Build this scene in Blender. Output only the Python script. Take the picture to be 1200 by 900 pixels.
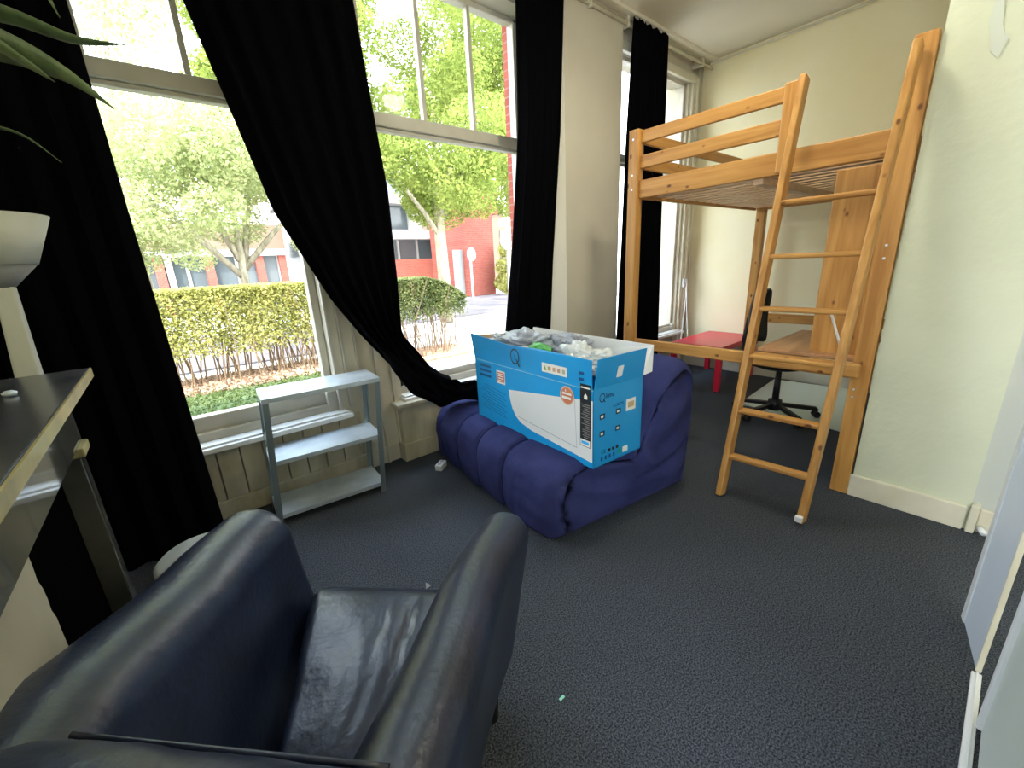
import bpy, bmesh, math, random
import numpy as np
from mathutils import Vector, Matrix, noise
random.seed(7)
rng = np.random.default_rng(7)
S = bpy.context.scene
for o in list(bpy.data.objects): bpy.data.objects.remove(o)
C = S.collection
PI = math.pi

# ------------------------------------------------------------ camera
CAMZ = 1.32
F_PX, PITCH, ROLL, YAW = 483.7, 0.28373634, -0.0488747, 0.88410931
cd = bpy.data.cameras.new('camera'); cam = bpy.data.objects.new('camera', cd); C.objects.link(cam)
cd.sensor_width = 36.0; cd.lens = 36.0 * F_PX / 1200.0; cd.clip_start = 0.02; cd.clip_end = 300
cy_, sy_, cp_, sp_ = math.cos(YAW), math.sin(YAW), math.cos(PITCH), math.sin(PITCH)
fw = Vector((cp_*cy_, cp_*sy_, -sp_)); r0 = Vector((sy_, -cy_, 0)); u0 = r0.cross(fw)
cr, sr = math.cos(ROLL), math.sin(ROLL)
rr = cr*r0 + sr*u0; uu = -sr*r0 + cr*u0
M = Matrix((rr, uu, -fw)).transposed().to_4x4(); M.translation = (0, 0, CAMZ)
cam.matrix_world = M
S.camera = cam

# ------------------------------------------------------------ world, sun, exposure
w = bpy.data.worlds.new('sky'); S.world = w; w.use_nodes = True
nt = w.node_tree; bg = nt.nodes['Background']
tc = nt.nodes.new('ShaderNodeTexCoord'); sx = nt.nodes.new('ShaderNodeSeparateXYZ'); rp = nt.nodes.new('ShaderNodeValToRGB')
nt.links.new(tc.outputs['Generated'], sx.inputs[0]); nt.links.new(sx.outputs['Z'], rp.inputs[0]); nt.links.new(rp.outputs[0], bg.inputs[0])
rp.color_ramp.elements[0].position = 0.0; rp.color_ramp.elements[0].color = (.95, .97, 1, 1)
rp.color_ramp.elements[1].position = 0.9; rp.color_ramp.elements[1].color = (.62, .78, 1, 1)
bg.inputs[1].default_value = 5
sd = bpy.data.lights.new('sun', 'SUN'); sd.energy = 3.8; sd.angle = math.radians(0.6); sd.color = (1, .93, .78)
so = bpy.data.objects.new('sun', sd); C.objects.link(so)
so.rotation_euler = (math.radians(38), 0, math.radians(-30))
# daylight portals: guides for the sampler at the three windows and the added rear opening (they give off no light)
def portal(loc, sx_, sy_, rot):
    ld = bpy.data.lights.new('daylight_portal', 'AREA'); ld.shape = 'RECTANGLE'; ld.size = sx_; ld.size_y = sy_
    ld.cycles.is_portal = True
    lo = bpy.data.objects.new('daylight_portal', ld); C.objects.link(lo); lo.location = loc; lo.rotation_euler = rot
portal((.14, 2.93, 1.8), 1.15, 2.5, (-PI/2, 0, 0))
portal((1.8, 2.93, 1.8), 1.25, 2.5, (-PI/2, 0, 0))
portal((4.04, 2.93, 1.8), 1.2, 2.5, (-PI/2, 0, 0))
portal((-1.45, -1.0, 1.85), 2.3, 2.2, (0, -PI/2, 0))
vs = S.view_settings; vs.view_transform = 'Standard'; vs.look = 'None'; vs.exposure = 1.15; vs.gamma = 1; vs.use_curve_mapping = False
# added out-of-view fill lamp that brightens the interior (its shade is built below)
cl = bpy.data.lights.new('fill_lamp_bulb', 'POINT'); cl.shadow_soft_size = .11; cl.energy = 24; cl.color = (1, .94, .76)
clo = bpy.data.objects.new('fill_lamp_bulb', cl); C.objects.link(clo); clo.location = (2.25, 1.05, 2.98)

# ------------------------------------------------------------ helpers
def finish(name, bm, mat, parent=None, smooth=False, bevel=0.0, seg=2, autos=None):
    me = bpy.data.meshes.new(name); bmesh.ops.recalc_face_normals(bm, faces=bm.faces); bm.to_mesh(me); bm.free()
    o = bpy.data.objects.new(name, me); C.objects.link(o)
    if mat is not None: me.materials.append(mat)
    if parent is not None: o.parent = parent
    if smooth:
        for p in me.polygons: p.use_smooth = True
    if bevel:
        b = o.modifiers.new('b', 'BEVEL'); b.width = bevel; b.segments = seg; b.limit_method = 'ANGLE'; b.angle_limit = math.radians(35)
    return o
def rawmesh(name, V, Fc, mat, parent=None, smooth=False):
    me = bpy.data.meshes.new(name); me.from_pydata([tuple(v) for v in V], [], Fc); me.update()
    o = bpy.data.objects.new(name, me); C.objects.link(o); me.materials.append(mat)
    if parent is not None: o.parent = parent
    if smooth:
        for p in me.polygons: p.use_smooth = True
    return o
def empty(name, loc=(0, 0, 0)):
    o = bpy.data.objects.new(name, None); C.objects.link(o); o.empty_display_size = .1
    return o
def tag(o, label, cat, group=None):
    o['label'] = label; o['category'] = cat
    if group: o['group'] = group
    return o
def struct(o): o['kind'] = 'structure'; return o
def bx(bm, x0, x1, y0, y1, z0, z1):
    v = [bm.verts.new(p) for p in ((x0,y0,z0),(x1,y0,z0),(x1,y1,z0),(x0,y1,z0),(x0,y0,z1),(x1,y0,z1),(x1,y1,z1),(x0,y1,z1))]
    for f in ((0,3,2,1),(4,5,6,7),(0,1,5,4),(1,2,6,5),(2,3,7,6),(3,0,4,7)): bm.faces.new([v[i] for i in f])
def box(name, x0, x1, y0, y1, z0, z1, mat, parent=None, bevel=0.0):
    bm = bmesh.new(); bx(bm, x0, x1, y0, y1, z0, z1); return finish(name, bm, mat, parent, bevel=bevel)
def beam(bm, a, b, wdir, w_, t_):
    """bar from a to b; width w_ along wdir, thickness t_ across"""
    a, b = Vector(a), Vector(b); d = (b-a).normalized(); wd = Vector(wdir); wd = (wd - d*wd.dot(d)).normalized(); td = d.cross(wd)
    v = []
    for p in (a, b):
        for s, t in ((-1,-1),(1,-1),(1,1),(-1,1)): v.append(bm.verts.new(p + wd*s*w_/2 + td*t*t_/2))
    for f in ((0,1,2,3),(7,6,5,4),(0,4,5,1),(1,5,6,2),(2,6,7,3),(3,7,4,0)): bm.faces.new([v[i] for i in f])
def tube(bm, pts, r, n=10, cap=True):
    pts = [Vector(p) for p in pts]; rings = []
    prev = None
    for i, p in enumerate(pts):
        d = (pts[min(i+1, len(pts)-1)] - pts[max(i-1, 0)]).normalized()
        if prev is None:
            up = Vector((0,0,1)) if abs(d.z) < .9 else Vector((1,0,0)); s = d.cross(up).normalized()
        else: s = (prev - d*prev.dot(d)).normalized()
        prev = s; t = d.cross(s); rad = r[i] if isinstance(r, (list, tuple)) else r
        rings.append([bm.verts.new(p + (s*math.cos(2*PI*k/n) + t*math.sin(2*PI*k/n))*rad) for k in range(n)])
    for a, b in zip(rings, rings[1:]):
        for k in range(n): bm.faces.new((a[k], a[(k+1)%n], b[(k+1)%n], b[k]))
    if cap: bm.faces.new(rings[0][::-1]); bm.faces.new(rings[-1])
def lathe(bm, prof, cx, cy, n=40, z0=0):
    rings = []
    for r, z in prof: rings.append([bm.verts.new((cx + max(r,1e-4)*math.cos(2*PI*k/n), cy + max(r,1e-4)*math.sin(2*PI*k/n), z0+z)) for k in range(n)])
    for a, b in zip(rings, rings[1:]):
        for k in range(n): bm.faces.new((a[k], a[(k+1)%n], b[(k+1)%n], b[k]))
def gridmesh(name, P, mat, parent=None, closed_u=False, smooth=True, solid=0, sub=0):
    """P[i][j] grid of points"""
    n, m = len(P), len(P[0]); V = [p for row in P for p in row]; Fc = []
    for i in range(n-1 + (1 if closed_u else 0)):
        for j in range(m-1):
            a = i*m+j; b = ((i+1)%n)*m+j; Fc.append((a, a+1, b+1, b))
    o = rawmesh(name, V, Fc, mat, parent, smooth)
    if solid:
        s = o.modifiers.new('s', 'SOLIDIFY'); s.thickness = solid; s.offset = 0
    if sub:
        s = o.modifiers.new('u', 'SUBSURF'); s.levels = sub; s.render_levels = sub
    return o
def sm(x): x = max(0, min(1, x)); return x*x*(3-2*x)
def interp(t, pts):
    for (a, va), (b, vb) in zip(pts, pts[1:]):
        if t <= b: return va + (vb-va)*(t-a)/(b-a) if b > a else vb
    return pts[-1][1]

# ------------------------------------------------------------ materials
def mat(name, col, rough=.6, metal=0, spec=.5, **k):
    m = bpy.data.materials.new(name); m.use_nodes = True; b = m.node_tree.nodes['Principled BSDF']
    b.inputs['Base Color'].default_value = (*col, 1); b.inputs['Roughness'].default_value = rough; b.inputs['Metallic'].default_value = metal
    b.inputs['Specular IOR Level'].default_value = spec
    for kk, v in k.items(): b.inputs[kk.replace('_', ' ')].default_value = v
    return m
def noisy(m, c1, c2, scale=5, detail=4, rough=.6, bump=0, bscale=None, stretch=(1,1,1), p0=.35, p1=.65, bdist=.01):
    t = m.node_tree; b = t.nodes['Principled BSDF']
    co = t.nodes.new('ShaderNodeTexCoord'); mp = t.nodes.new('ShaderNodeMapping'); mp.inputs['Scale'].default_value = stretch
    n = t.nodes.new('ShaderNodeTexNoise'); n.inputs['Scale'].default_value = scale; n.inputs['Detail'].default_value = detail; n.inputs['Roughness'].default_value = rough
    r = t.nodes.new('ShaderNodeValToRGB'); r.color_ramp.elements[0].position = p0; r.color_ramp.elements[1].position = p1
    r.color_ramp.elements[0].color = (*c1, 1); r.color_ramp.elements[1].color = (*c2, 1)
    t.links.new(co.outputs['Object'], mp.inputs[0]); t.links.new(mp.outputs[0], n.inputs[0]); t.links.new(n.outputs[0], r.inputs[0]); t.links.new(r.outputs[0], b.inputs['Base Color'])
    if bump:
        n2 = n
        if bscale:
            n2 = t.nodes.new('ShaderNodeTexNoise'); n2.inputs['Scale'].default_value = bscale; n2.inputs['Detail'].default_value = 3; t.links.new(mp.outputs[0], n2.inputs[0])
        bp = t.nodes.new('ShaderNodeBump'); bp.inputs['Strength'].default_value = bump; bp.inputs['Distance'].default_value = bdist
        t.links.new(n2.outputs[0], bp.inputs['Height']); t.links.new(bp.outputs[0], b.inputs['Normal'])
    return m
def wood(name, axis, c1=(.56,.295,.085), c2=(.37,.165,.038), knots=True):
    m = bpy.data.materials.new(name); m.use_nodes = True; t = m.node_tree; b = t.nodes['Principled BSDF']
    b.inputs['Roughness'].default_value = .42; b.inputs['Specular IOR Level'].default_value = .4
    co = t.nodes.new('ShaderNodeTexCoord'); mp = t.nodes.new('ShaderNodeMapping')
    s = [14, 14, 14]; s['xyz'.index(axis)] = .9; mp.inputs['Scale'].default_value = s
    n = t.nodes.new('ShaderNodeTexNoise'); n.inputs['Scale'].default_value = 2.2; n.inputs['Detail'].default_value = 5; n.inputs['Distortion'].default_value = .6
    r = t.nodes.new('ShaderNodeValToRGB'); r.color_ramp.elements[0].position = .32; r.color_ramp.elements[1].position = .68
    r.color_ramp.elements[0].color = (*c2, 1); r.color_ramp.elements[1].color = (*c1, 1)
    t.links.new(co.outputs['Object'], mp.inputs[0]); t.links.new(mp.outputs[0], n.inputs[0]); t.links.new(n.outputs[0], r.inputs[0])
    out = r.outputs[0]
    if knots:
        mp2 = t.nodes.new('ShaderNodeMapping'); s2 = [13, 13, 13]; s2['xyz'.index(axis)] = 8; mp2.inputs['Scale'].default_value = s2; mp2.inputs['Location'].default_value = (.3,.7,.2)
        v = t.nodes.new('ShaderNodeTexVoronoi'); v.inputs['Scale'].default_value = 1.0
        r2 = t.nodes.new('ShaderNodeValToRGB'); r2.color_ramp.elements[0].position = .085; r2.color_ramp.elements[1].position = .15
        r2.color_ramp.elements[0].color = (1,1,1,1); r2.color_ramp.elements[1].color = (0,0,0,1)
        mx = t.nodes.new('ShaderNodeMix'); mx.data_type = 'RGBA'; mx.inputs['B'].default_value = (.13,.045,.012,1)
        t.links.new(co.outputs['Object'], mp2.inputs[0]); t.links.new(mp2.outputs[0], v.inputs[0]); t.links.new(v.outputs['Distance'], r2.inputs[0])
        t.links.new(r2.outputs[0], mx.inputs['Factor']); t.links.new(out, mx.inputs['A']); out = mx.outputs['Result']
    t.links.new(out, b.inputs['Base Color'])
    return m
WX, WY, WZ = wood('pine_x','x'), wood('pine_y','y'), wood('pine_z','z')
SLAT = wood('birch_slat','y',(.62,.44,.30),(.50,.33,.20),False)
DESK = wood('desk_pine','x',(.50,.27,.13),(.36,.18,.08),False)
wall_m = noisy(mat('cream_wall_paint', (.7,.7,.55), .75), (.88,.81,.53), (.90,.86,.63), 1.3, 3, bump=.15, bscale=60)
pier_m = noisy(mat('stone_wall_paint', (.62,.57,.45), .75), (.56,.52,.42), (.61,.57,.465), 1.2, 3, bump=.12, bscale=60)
ceil_m = noisy(mat('ceiling_paint', (.7,.66,.55), .85), (.70,.66,.54), (.78,.74,.62), .8, 2)
trim_m = noisy(mat('cream_gloss_paint', (.74,.71,.58), .4), (.60,.565,.44), (.70,.67,.55), 3, 4)
dado_m = noisy(mat('worn_cream_paint', (.6,.56,.42), .5), (.42,.375,.265), (.60,.56,.44), 4, 5, stretch=(2,1,.6))
white_m = mat('white_gloss_paint', (.74,.77,.80), .3)
frame_m = noisy(mat('window_frame_paint', (.6,.58,.5), .45), (.50,.47,.39), (.60,.57,.49), 3, 3)
sill_m = mat('sill_paint', (.78,.78,.78), .3)
carpet = noisy(mat('carpet', (.03,.033,.04), .95, spec=.2), (.015,.018,.024), (.112,.126,.152), 190, 2, bump=.9, bscale=170, p0=.36, p1=.66, bdist=.012)
def curtain_mat():
    m = mat('black_velvet', (.0022,.0022,.0030), 1, spec=.03)
    return m
blackcloth = curtain_mat()
leather = noisy(mat('navy_leather', (.008,.011,.022), .36, spec=.6), (.006,.010,.026), (.013,.021,.055), 8, 4, bump=.32, bscale=55, bdist=.004)
fabric = noisy(mat('blue_cotton', (.03,.035,.15), .9, spec=.15), (.023,.027,.094), (.037,.043,.138), 4, 5, bump=.35, bscale=24, bdist=.01)
galv = noisy(mat('galvanised_steel', (.5,.58,.66), .38, .6), (.56,.64,.72), (.70,.78,.86), 9, 4)
steel = mat('galvanised_post', (.30,.36,.38), .4, .8)
blackp = mat('black_plastic', (.008,.008,.009), .45)
red_m = mat('red_lacquer', (.62,.018,.05), .32)
cardb = mat('blue_print_card', (.01,.27,.58), .38)
cardb2 = noisy(mat('blue_print_card_front', (.0,.2,.5), .35), (.01,.26,.58), (.01,.34,.74), 1.6, 2)
cardin = mat('brown_card', (.42,.28,.16), .8)
cardw = mat('white_card', (.72,.72,.68), .6)
inkb = mat('black_ink', (.01,.012,.016), .5)
lampw = mat('lamp_white', (.55,.56,.50), .5)
lampg = mat('lamp_grey_plastic', (.22,.23,.24), .5)
plantg = noisy(mat('plant_leaf', (.05,.09,.03), .5), (.035,.06,.02), (.09,.13,.05), 6, 3, stretch=(6,6,1))
marble = noisy(mat('dark_polished_marble', (.03,.033,.04), .22, spec=.6), (.018,.020,.026), (.085,.092,.11), 5, 6, rough=.7)
marble2 = noisy(mat('grey_polished_marble', (.1,.1,.09), .07, spec=1.0, Coat_Weight=.6, Coat_Roughness=.03), (.07,.072,.065), (.13,.13,.115), 4, 5, rough=.6)
marblee = noisy(mat('yellowed_marble_edge', (.38,.33,.14), .3), (.26,.235,.11), (.46,.40,.18), 10, 4)
plug_m = mat('white_plastic', (.75,.76,.78), .35)
glass_m = bpy.data.materials.new('window_glass'); glass_m.use_nodes = True
t = glass_m.node_tree; t.nodes.clear(); o_ = t.nodes.new('ShaderNodeOutputMaterial'); mx = t.nodes.new('ShaderNodeMixShader'); tr = t.nodes.new('ShaderNodeBsdfTransparent'); gl = t.nodes.new('ShaderNodeBsdfGlossy')
gl.inputs['Roughness'].default_value = .02; tr.inputs[0].default_value = (.96,.97,.96,1); mx.inputs[0].default_value = .004
t.links.new(tr.outputs[0], mx.inputs[1]); t.links.new(gl.outputs[0], mx.inputs[2]); t.links.new(mx.outputs[0], o_.inputs[0])
def leafmat(name, c1, c2, trans=.35, scale=2.5):
    m = bpy.data.materials.new(name); m.use_nodes = True; t = m.node_tree; t.nodes.clear()
    o = t.nodes.new('ShaderNodeOutputMaterial'); mx = t.nodes.new('ShaderNodeMixShader'); d = t.nodes.new('ShaderNodeBsdfDiffuse'); tl = t.nodes.new('ShaderNodeBsdfTranslucent')
    co = t.nodes.new('ShaderNodeTexCoord'); n = t.nodes.new('ShaderNodeTexNoise'); n.inputs['Scale'].default_value = scale; n.inputs['Detail'].default_value = 6; n.inputs['Roughness'].default_value = .75
    r = t.nodes.new('ShaderNodeValToRGB'); r.color_ramp.elements[0].position = .35; r.color_ramp.elements[1].position = .65
    r.color_ramp.elements[0].color = (*c1, 1); r.color_ramp.elements[1].color = (*c2, 1)
    t.links.new(co.outputs['Object'], n.inputs[0]); t.links.new(n.outputs[0], r.inputs[0]); t.links.new(r.outputs[0], d.inputs[0]); t.links.new(r.outputs[0], tl.inputs[0])
    mx.inputs[0].default_value = trans; t.links.new(d.outputs[0], mx.inputs[1]); t.links.new(tl.outputs[0], mx.inputs[2]); t.links.new(mx.outputs[0], o.inputs[0])
    return m
leaf_tree = leafmat('tree_leaves', (.10,.15,.03), (.40,.45,.12), .5)
leaf_tree2 = leafmat('pale_tree_leaves', (.24,.29,.11), (.56,.58,.30), .5)
leaf_hedge = leafmat('hedge_leaves', (.27,.27,.07), (.60,.57,.21), .3, 3)
leaf_shrub = leafmat('shrub_leaves', (.09,.12,.04), (.26,.29,.12), .3, 3)
twig_m = mat('twigs', (.22,.15,.09), .9)
bark = noisy(mat('bark', (.3,.27,.2), .95), (.20,.17,.11), (.42,.38,.28), 6, 5, stretch=(3,3,.6))

# ------------------------------------------------------------ room shell
CE = 3.24; WT = 2.66; WO = 2.95; FX = 4.92; RX = 2.71
struct(box('floor', -1.6, 5.1, -2.2, 2.97, -.12, 0, carpet))
struct(box('ceiling', -1.6, 5.1, -2.2, 3.05, CE, CE+.2, ceil_m))
struct(box('wall_far', FX, FX+.18, -.4, 3.0, 0, CE, wall_m))
def wallwin():
    bm = bmesh.new()
    GA, GB, GC = (-.45, .735), (1.17, 2.43), (3.42, 4.66)
    zt, zb = 3.02, .44
    for x0, x1 in ((GA[0], GA[1]), (GB[0], GB[1]), (GC[0], GC[1])):
        bx(bm, x0, x1, WT+.06 if x0 < 3 else 2.60, WO, 0, zb)                      # wall under each window
        bx(bm, x0, x1, 2.56, 2.78, zt, CE); bx(bm, x0, x1, 2.78, WO, 3.17, CE)                       # lintel
    bx(bm, -1.5, GA[0], WT, WO, 0, CE)
    bx(bm, GA[1], GB[0], WT, WO, 0, CE)
    # pier with splayed reveal towards the middle window
    v = []
    for z in (0, CE):
        for x, y in ((2.56, WO), (2.56, 2.80), (GB[1], 2.80), (GB[1], 2.70), (2.68, 2.47), (3.39, 2.47), (3.41, 2.56), (GC[0], 2.57), (GC[0], WO)): v.append(bm.verts.new((x, y, z)))
    n = 9
    bm.faces.new(v[:n]); bm.faces.new(v[n:])
    for i in range(n): j = (i+1) % n; bm.faces.new((v[i], v[j], v[n+j], v[n+i]))
    bx(bm, GC[1], FX, 2.575, WO, 0, CE)
    return finish('wall_window', bm, pier_m)
struct(wallwin())
struct(box('wall_left', -1.68, -1.5, 0.15, 2.97, 0, CE, wall_m))
# chimney breast the fireplace is built against
struct(box('wall_chimney', -1.5, -.50, .1, 1.95, 0, CE, wall_m))
def backwall():
    bm = bmesh.new()                                            # rear of the room: walls around an unseen opening added for extra daylight
    bx(bm, -1.68, -1.5, -2.2, .15, 0, .7); bx(bm, -1.68, -1.5, -2.2, .15, 3.0, CE)
    bx(bm, -1.68, -1.5, -2.2, -2.15, .7, 3.0); bx(bm, -1.68, -1.5, .1, .15, .7, 3.0)
    bx(bm, -1.68, 2.95, -2.3, -2.2, 0, CE)
    return finish('wall_rear', bm, wall_m)
struct(backwall())
# right: chimney-like wall piece beside the loft bed, returning wall, closet
bm = bmesh.new(); bx(bm, RX, RX+.2, -.055, .385, 0, CE); bx(bm, RX+.2, FX, .2, .385, 0, CE)
struct(finish('wall_right', bm, noisy(mat('pale_green_wall_paint', (.62,.68,.58), .7), (.55,.585,.45), (.61,.64,.50), 1.4, 3, bump=.2, bscale=30)))
struct(box('wall_closet', RX+.02, RX+.2, -2.2, -.055, 0, CE, noisy(mat('closet_paint', (.5,.52,.5), .7), (.50,.53,.50), (.55,.57,.52), 2, 3)))
def baseboard(name, x0, x1, y0, y1, h, m=trim_m):
    bm = bmesh.new(); bx(bm, x0, x1, y0, y1, 0, h)
    return struct(finish(name, bm, m, bevel=.006))
baseboard('baseboard_right', RX-.022, RX, -.045, .395, .125)
baseboard('baseboard_corner', RX-.03, RX+.03, -.085, -.055, .14)
baseboard('baseboard_far', FX-.02, FX, .385, 2.62, .15)
baseboard('baseboard_closet', RX, RX+.018, -1.4, -.086, .12)
baseboard('baseboard_pier', 2.68, 3.39, 2.445, 2.47, .16)
# cornice, pipes
bm = bmesh.new(); bx(bm, -1.5, FX, 2.40, 2.66, 3.215, 3.24)
struct(finish('trim_1', bm, ceil_m))
bm = bmesh.new(); tube(bm, [(FX-.03, .39, 3.205), (FX-.03, 2.5, 3.205)], .011, 8)
struct(finish('trim_2', bm, trim_m))
# flaking plaster on the right wall: a small raised patch
bm = bmesh.new(); pts = [(-.005,2.06),(.02,2.11),(.03,2.20),(.055,2.21),(.06,2.14),(.035,2.03),(.012,2.0)]
vv = [bm.verts.new((RX-.004, .20+a, z)) for a, z in pts]; bm.faces.new(vv)
g = bmesh.ops.extrude_face_region(bm, geom=bm.faces[:]); bmesh.ops.translate(bm, verts=[e for e in g['geom'] if isinstance(e, bmesh.types.BMVert)], vec=(.006,0,0))
struct(finish('trim_3', bm, mat('bare_plaster', (.58,.62,.56), .9)))

# ------------------------------------------------------------ windows
def window(n, x0, x1, mulls, zb=.60, zt=2.99, trans=(2.17, 2.245), g=2.735):
    
    fb = bmesh.new()
    bx(fb, x0, x1, g-.03, g+.04, .46, zb)                # bottom rail
    bx(fb, x0, x1, g-.055, g+.04, .46, .515)
    bx(fb, x0-.0, x0+.045, g-.03, g+.04, .5, zt+.03); bx(fb, x1-.045, x1, g-.03, g+.04, .5, zt+.03)
    bx(fb, x0, x1, g-.03, g+.04, zt, zt+.04)
    bx(fb, x1-.06, x1+.012, g-.07, g+.03, .44, zb)
    W = struct(finish('window_%d' % n, fb, frame_m, bevel=.006))
    fb = bmesh.new(); bx(fb, x0+.02, x1-.02, g-.045, g+.03, trans[0], trans[1]); bx(fb, x0+.02, x1-.02, g-.025, g+.03, trans[0]-.022, trans[0])
    finish('transom', fb, frame_m, W, bevel=.006)
    for mxp in mulls:
        fb = bmesh.new(); bx(fb, mxp-.014, mxp+.014, g-.022, g+.022, trans[1], zt); finish('mullion', fb, frame_m, W, bevel=.004)
    fb = bmesh.new(); bx(fb, x0+.04, x1-.04, g+.002, g+.006, zb-.01, trans[0]-.01); bx(fb, x0+.04, x1-.04, g+.002, g+.006, trans[1], zt)
    finish('glass_pane', fb, glass_m, W)
    sb = bmesh.new(); bx(sb, x0-.02, x1+.06, g-.16, g-.02, .425, .455); bx(sb, x0-.01, x1+.04, g-.135, g-.02, .455, .468)
    finish('sill', sb, sill_m, W, bevel=.008)
    return W
window(1, -.45, .735, (-.03, .335), zb=.60)
window(2, 1.17, 2.43, (1.60, 2.0), zb=.565)
window(3, 3.42, 4.66, (3.85, 4.25), zb=.54, g=2.62)
# casing mouldings on the panel between the two big windows, dado boards under the sills
bm = bmesh.new()
for x, wd in ((.735,.02), (.80,.018), (.885,.014), (1.0,.02), (1.10,.03)):
    bx(bm, x, x+wd, WT-.022, WT+.01, .47 if x < .9 else 0, 3.02)
bx(bm, .735, 1.17, WT-.012, WT, 0, .12)
struct(finish('trim_4', bm, frame_m, bevel=.005))
bm = bmesh.new()
x = -1.5
while x < .86:
    bx(bm, x, min(x+.107, .86), WT-.004, WT+.07, .10, .425); x += .111
bx(bm, -1.5, .86, WT-.016, WT+.07, 0, .11)
struct(finish('trim_5', bm, dado_m, bevel=.006))
bm = bmesh.new(); bx(bm, 1.17, 2.45, WT-.01, WT+.07, 0, .425); bx(bm, 3.45, 4.66, 2.59, 2.61, 0, .425)
struct(finish('trim_6', bm, dado_m))
# casing beside window 3
bm = bmesh.new()
for x0_, x1_, y_ in ((4.655,4.69,2.56),(4.69,4.74,2.53),(4.74,4.77,2.51)): bx(bm, x0_, x1_, y_, 2.60, .0, 3.07)
bx(bm, 3.41, 4.77, 2.52, 2.575, 3.02, 3.09)
struct(finish('trim_7', bm, trim_m, bevel=.006))
bm = bmesh.new(); bx(bm, -1.2, -.45, WT-.02, WT, .0, 3.05)
struct(finish('trim_8', bm, frame_m, bevel=.006))
# pedestal box under the pier between windows
P = empty('radiator_pedestal')
bm = bmesh.new(); bx(bm, 1.11, 1.50, 2.575, WT, .0, .40); finish('pedestal_body', bm, dado_m, P, bevel=.006)
bm = bmesh.new(); bx(bm, 1.095, 1.52, 2.56, WT, .0, .13); finish('plinth', bm, dado_m, P, bevel=.006)
bm = bmesh.new(); bx(bm, 1.07, 1.54, 2.535, WT, .405, .435); bx(bm, 1.09, 1.52, 2.555, WT, .38, .405); finish('cap', bm, dado_m, P, bevel=.008)
tag(P, 'low cream painted boxed pedestal with moulded cap in the corner between shelf and blue sofa', 'pedestal')

# heating pipes in the far corner
for i, (x, lab) in enumerate(((4.805,'thin cream heating pipe in the far corner, the one nearer the window'), (4.86,'thin cream heating pipe in the far corner, the one nearer the far wall'))):
    bm = bmesh.new(); tube(bm, [(x, 2.535, 0.0), (x, 2.535, 3.20)], .014, 10)
    tag(finish('heating_pipe', bm, trim_m, smooth=True), lab, 'pipe', 'heating pipes in the far corner')
# curtain rod
R_ = empty('curtain_rod')
bm = bmesh.new(); tube(bm, [(-1.45, 2.455, 3.165), (4.91, 2.455, 3.165)], .014, 10); finish('rod', bm, trim_m, R_, smooth=True)
bm = bmesh.new(); tube(bm, [(-1.45, 2.47, 3.205), (4.91, 2.47, 3.205)], .009, 8); finish('rail', bm, trim_m, R_, smooth=True)
for x in (.1, 1.5, 2.95, 3.43, 4.7):
    bm = bmesh.new(); bx(bm, x-.012, x+.012, 2.44, 2.56, 3.14, 3.22); finish('bracket', bm, trim_m, R_, bevel=.003)
tag(R_, 'long cream curtain rod and rail running along the top of the window wall', 'curtain rod')

# ------------------------------------------------------------ curtains
def curtain(name, left, right, ztop, zbot, ybase, nf, amp, label, rows=60, cols=120, yfun=None, ruffle=0, power=1, zfun=None):
    """left / right: lists of (t, x) edges down the cloth"""
    P_ = []
    for i in range(rows+1):
        t_ = i/rows; a, b = interp(t_, left), interp(t_, right); row = []
        for j in range(cols+1):
            s = j/cols; ph = 2*PI*nf*s + .9*math.sin(3.1*s*2+t_*1.5) + .25*math.sin(t_*9+s*17)
            am = amp*(.55+.45*math.sin(7*s+1.3*t_+1)**2)*(.8+.4*t_)
            x_ = a+(b-a)*s + .3*am*math.sin(ph*2)
            y_ = ybase + am*math.sin(ph) + (yfun(t_, s) if yfun else 0)
            z_ = ztop + (zbot-ztop)*t_**power
            if zfun: z_ = zfun(t_, s)
            if ruffle and i < 3: z_ += ruffle*math.sin(ph)*(1-i/3) + .012*math.sin(s*63)
            row.append((x_, y_, z_))
        P_.append(row)
    return tag(gridmesh(name, P_, blackcloth, smooth=True, solid=.006), label, 'curtain')
curtain('curtain', [(0,-.95),(1,-.95)], [(0,-.035),(.5,-.025),(1,.005)], 3.19, .015, 2.45, 8, .02, 'straight black curtain at the left edge, hanging behind the fireplace and lamp')
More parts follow.
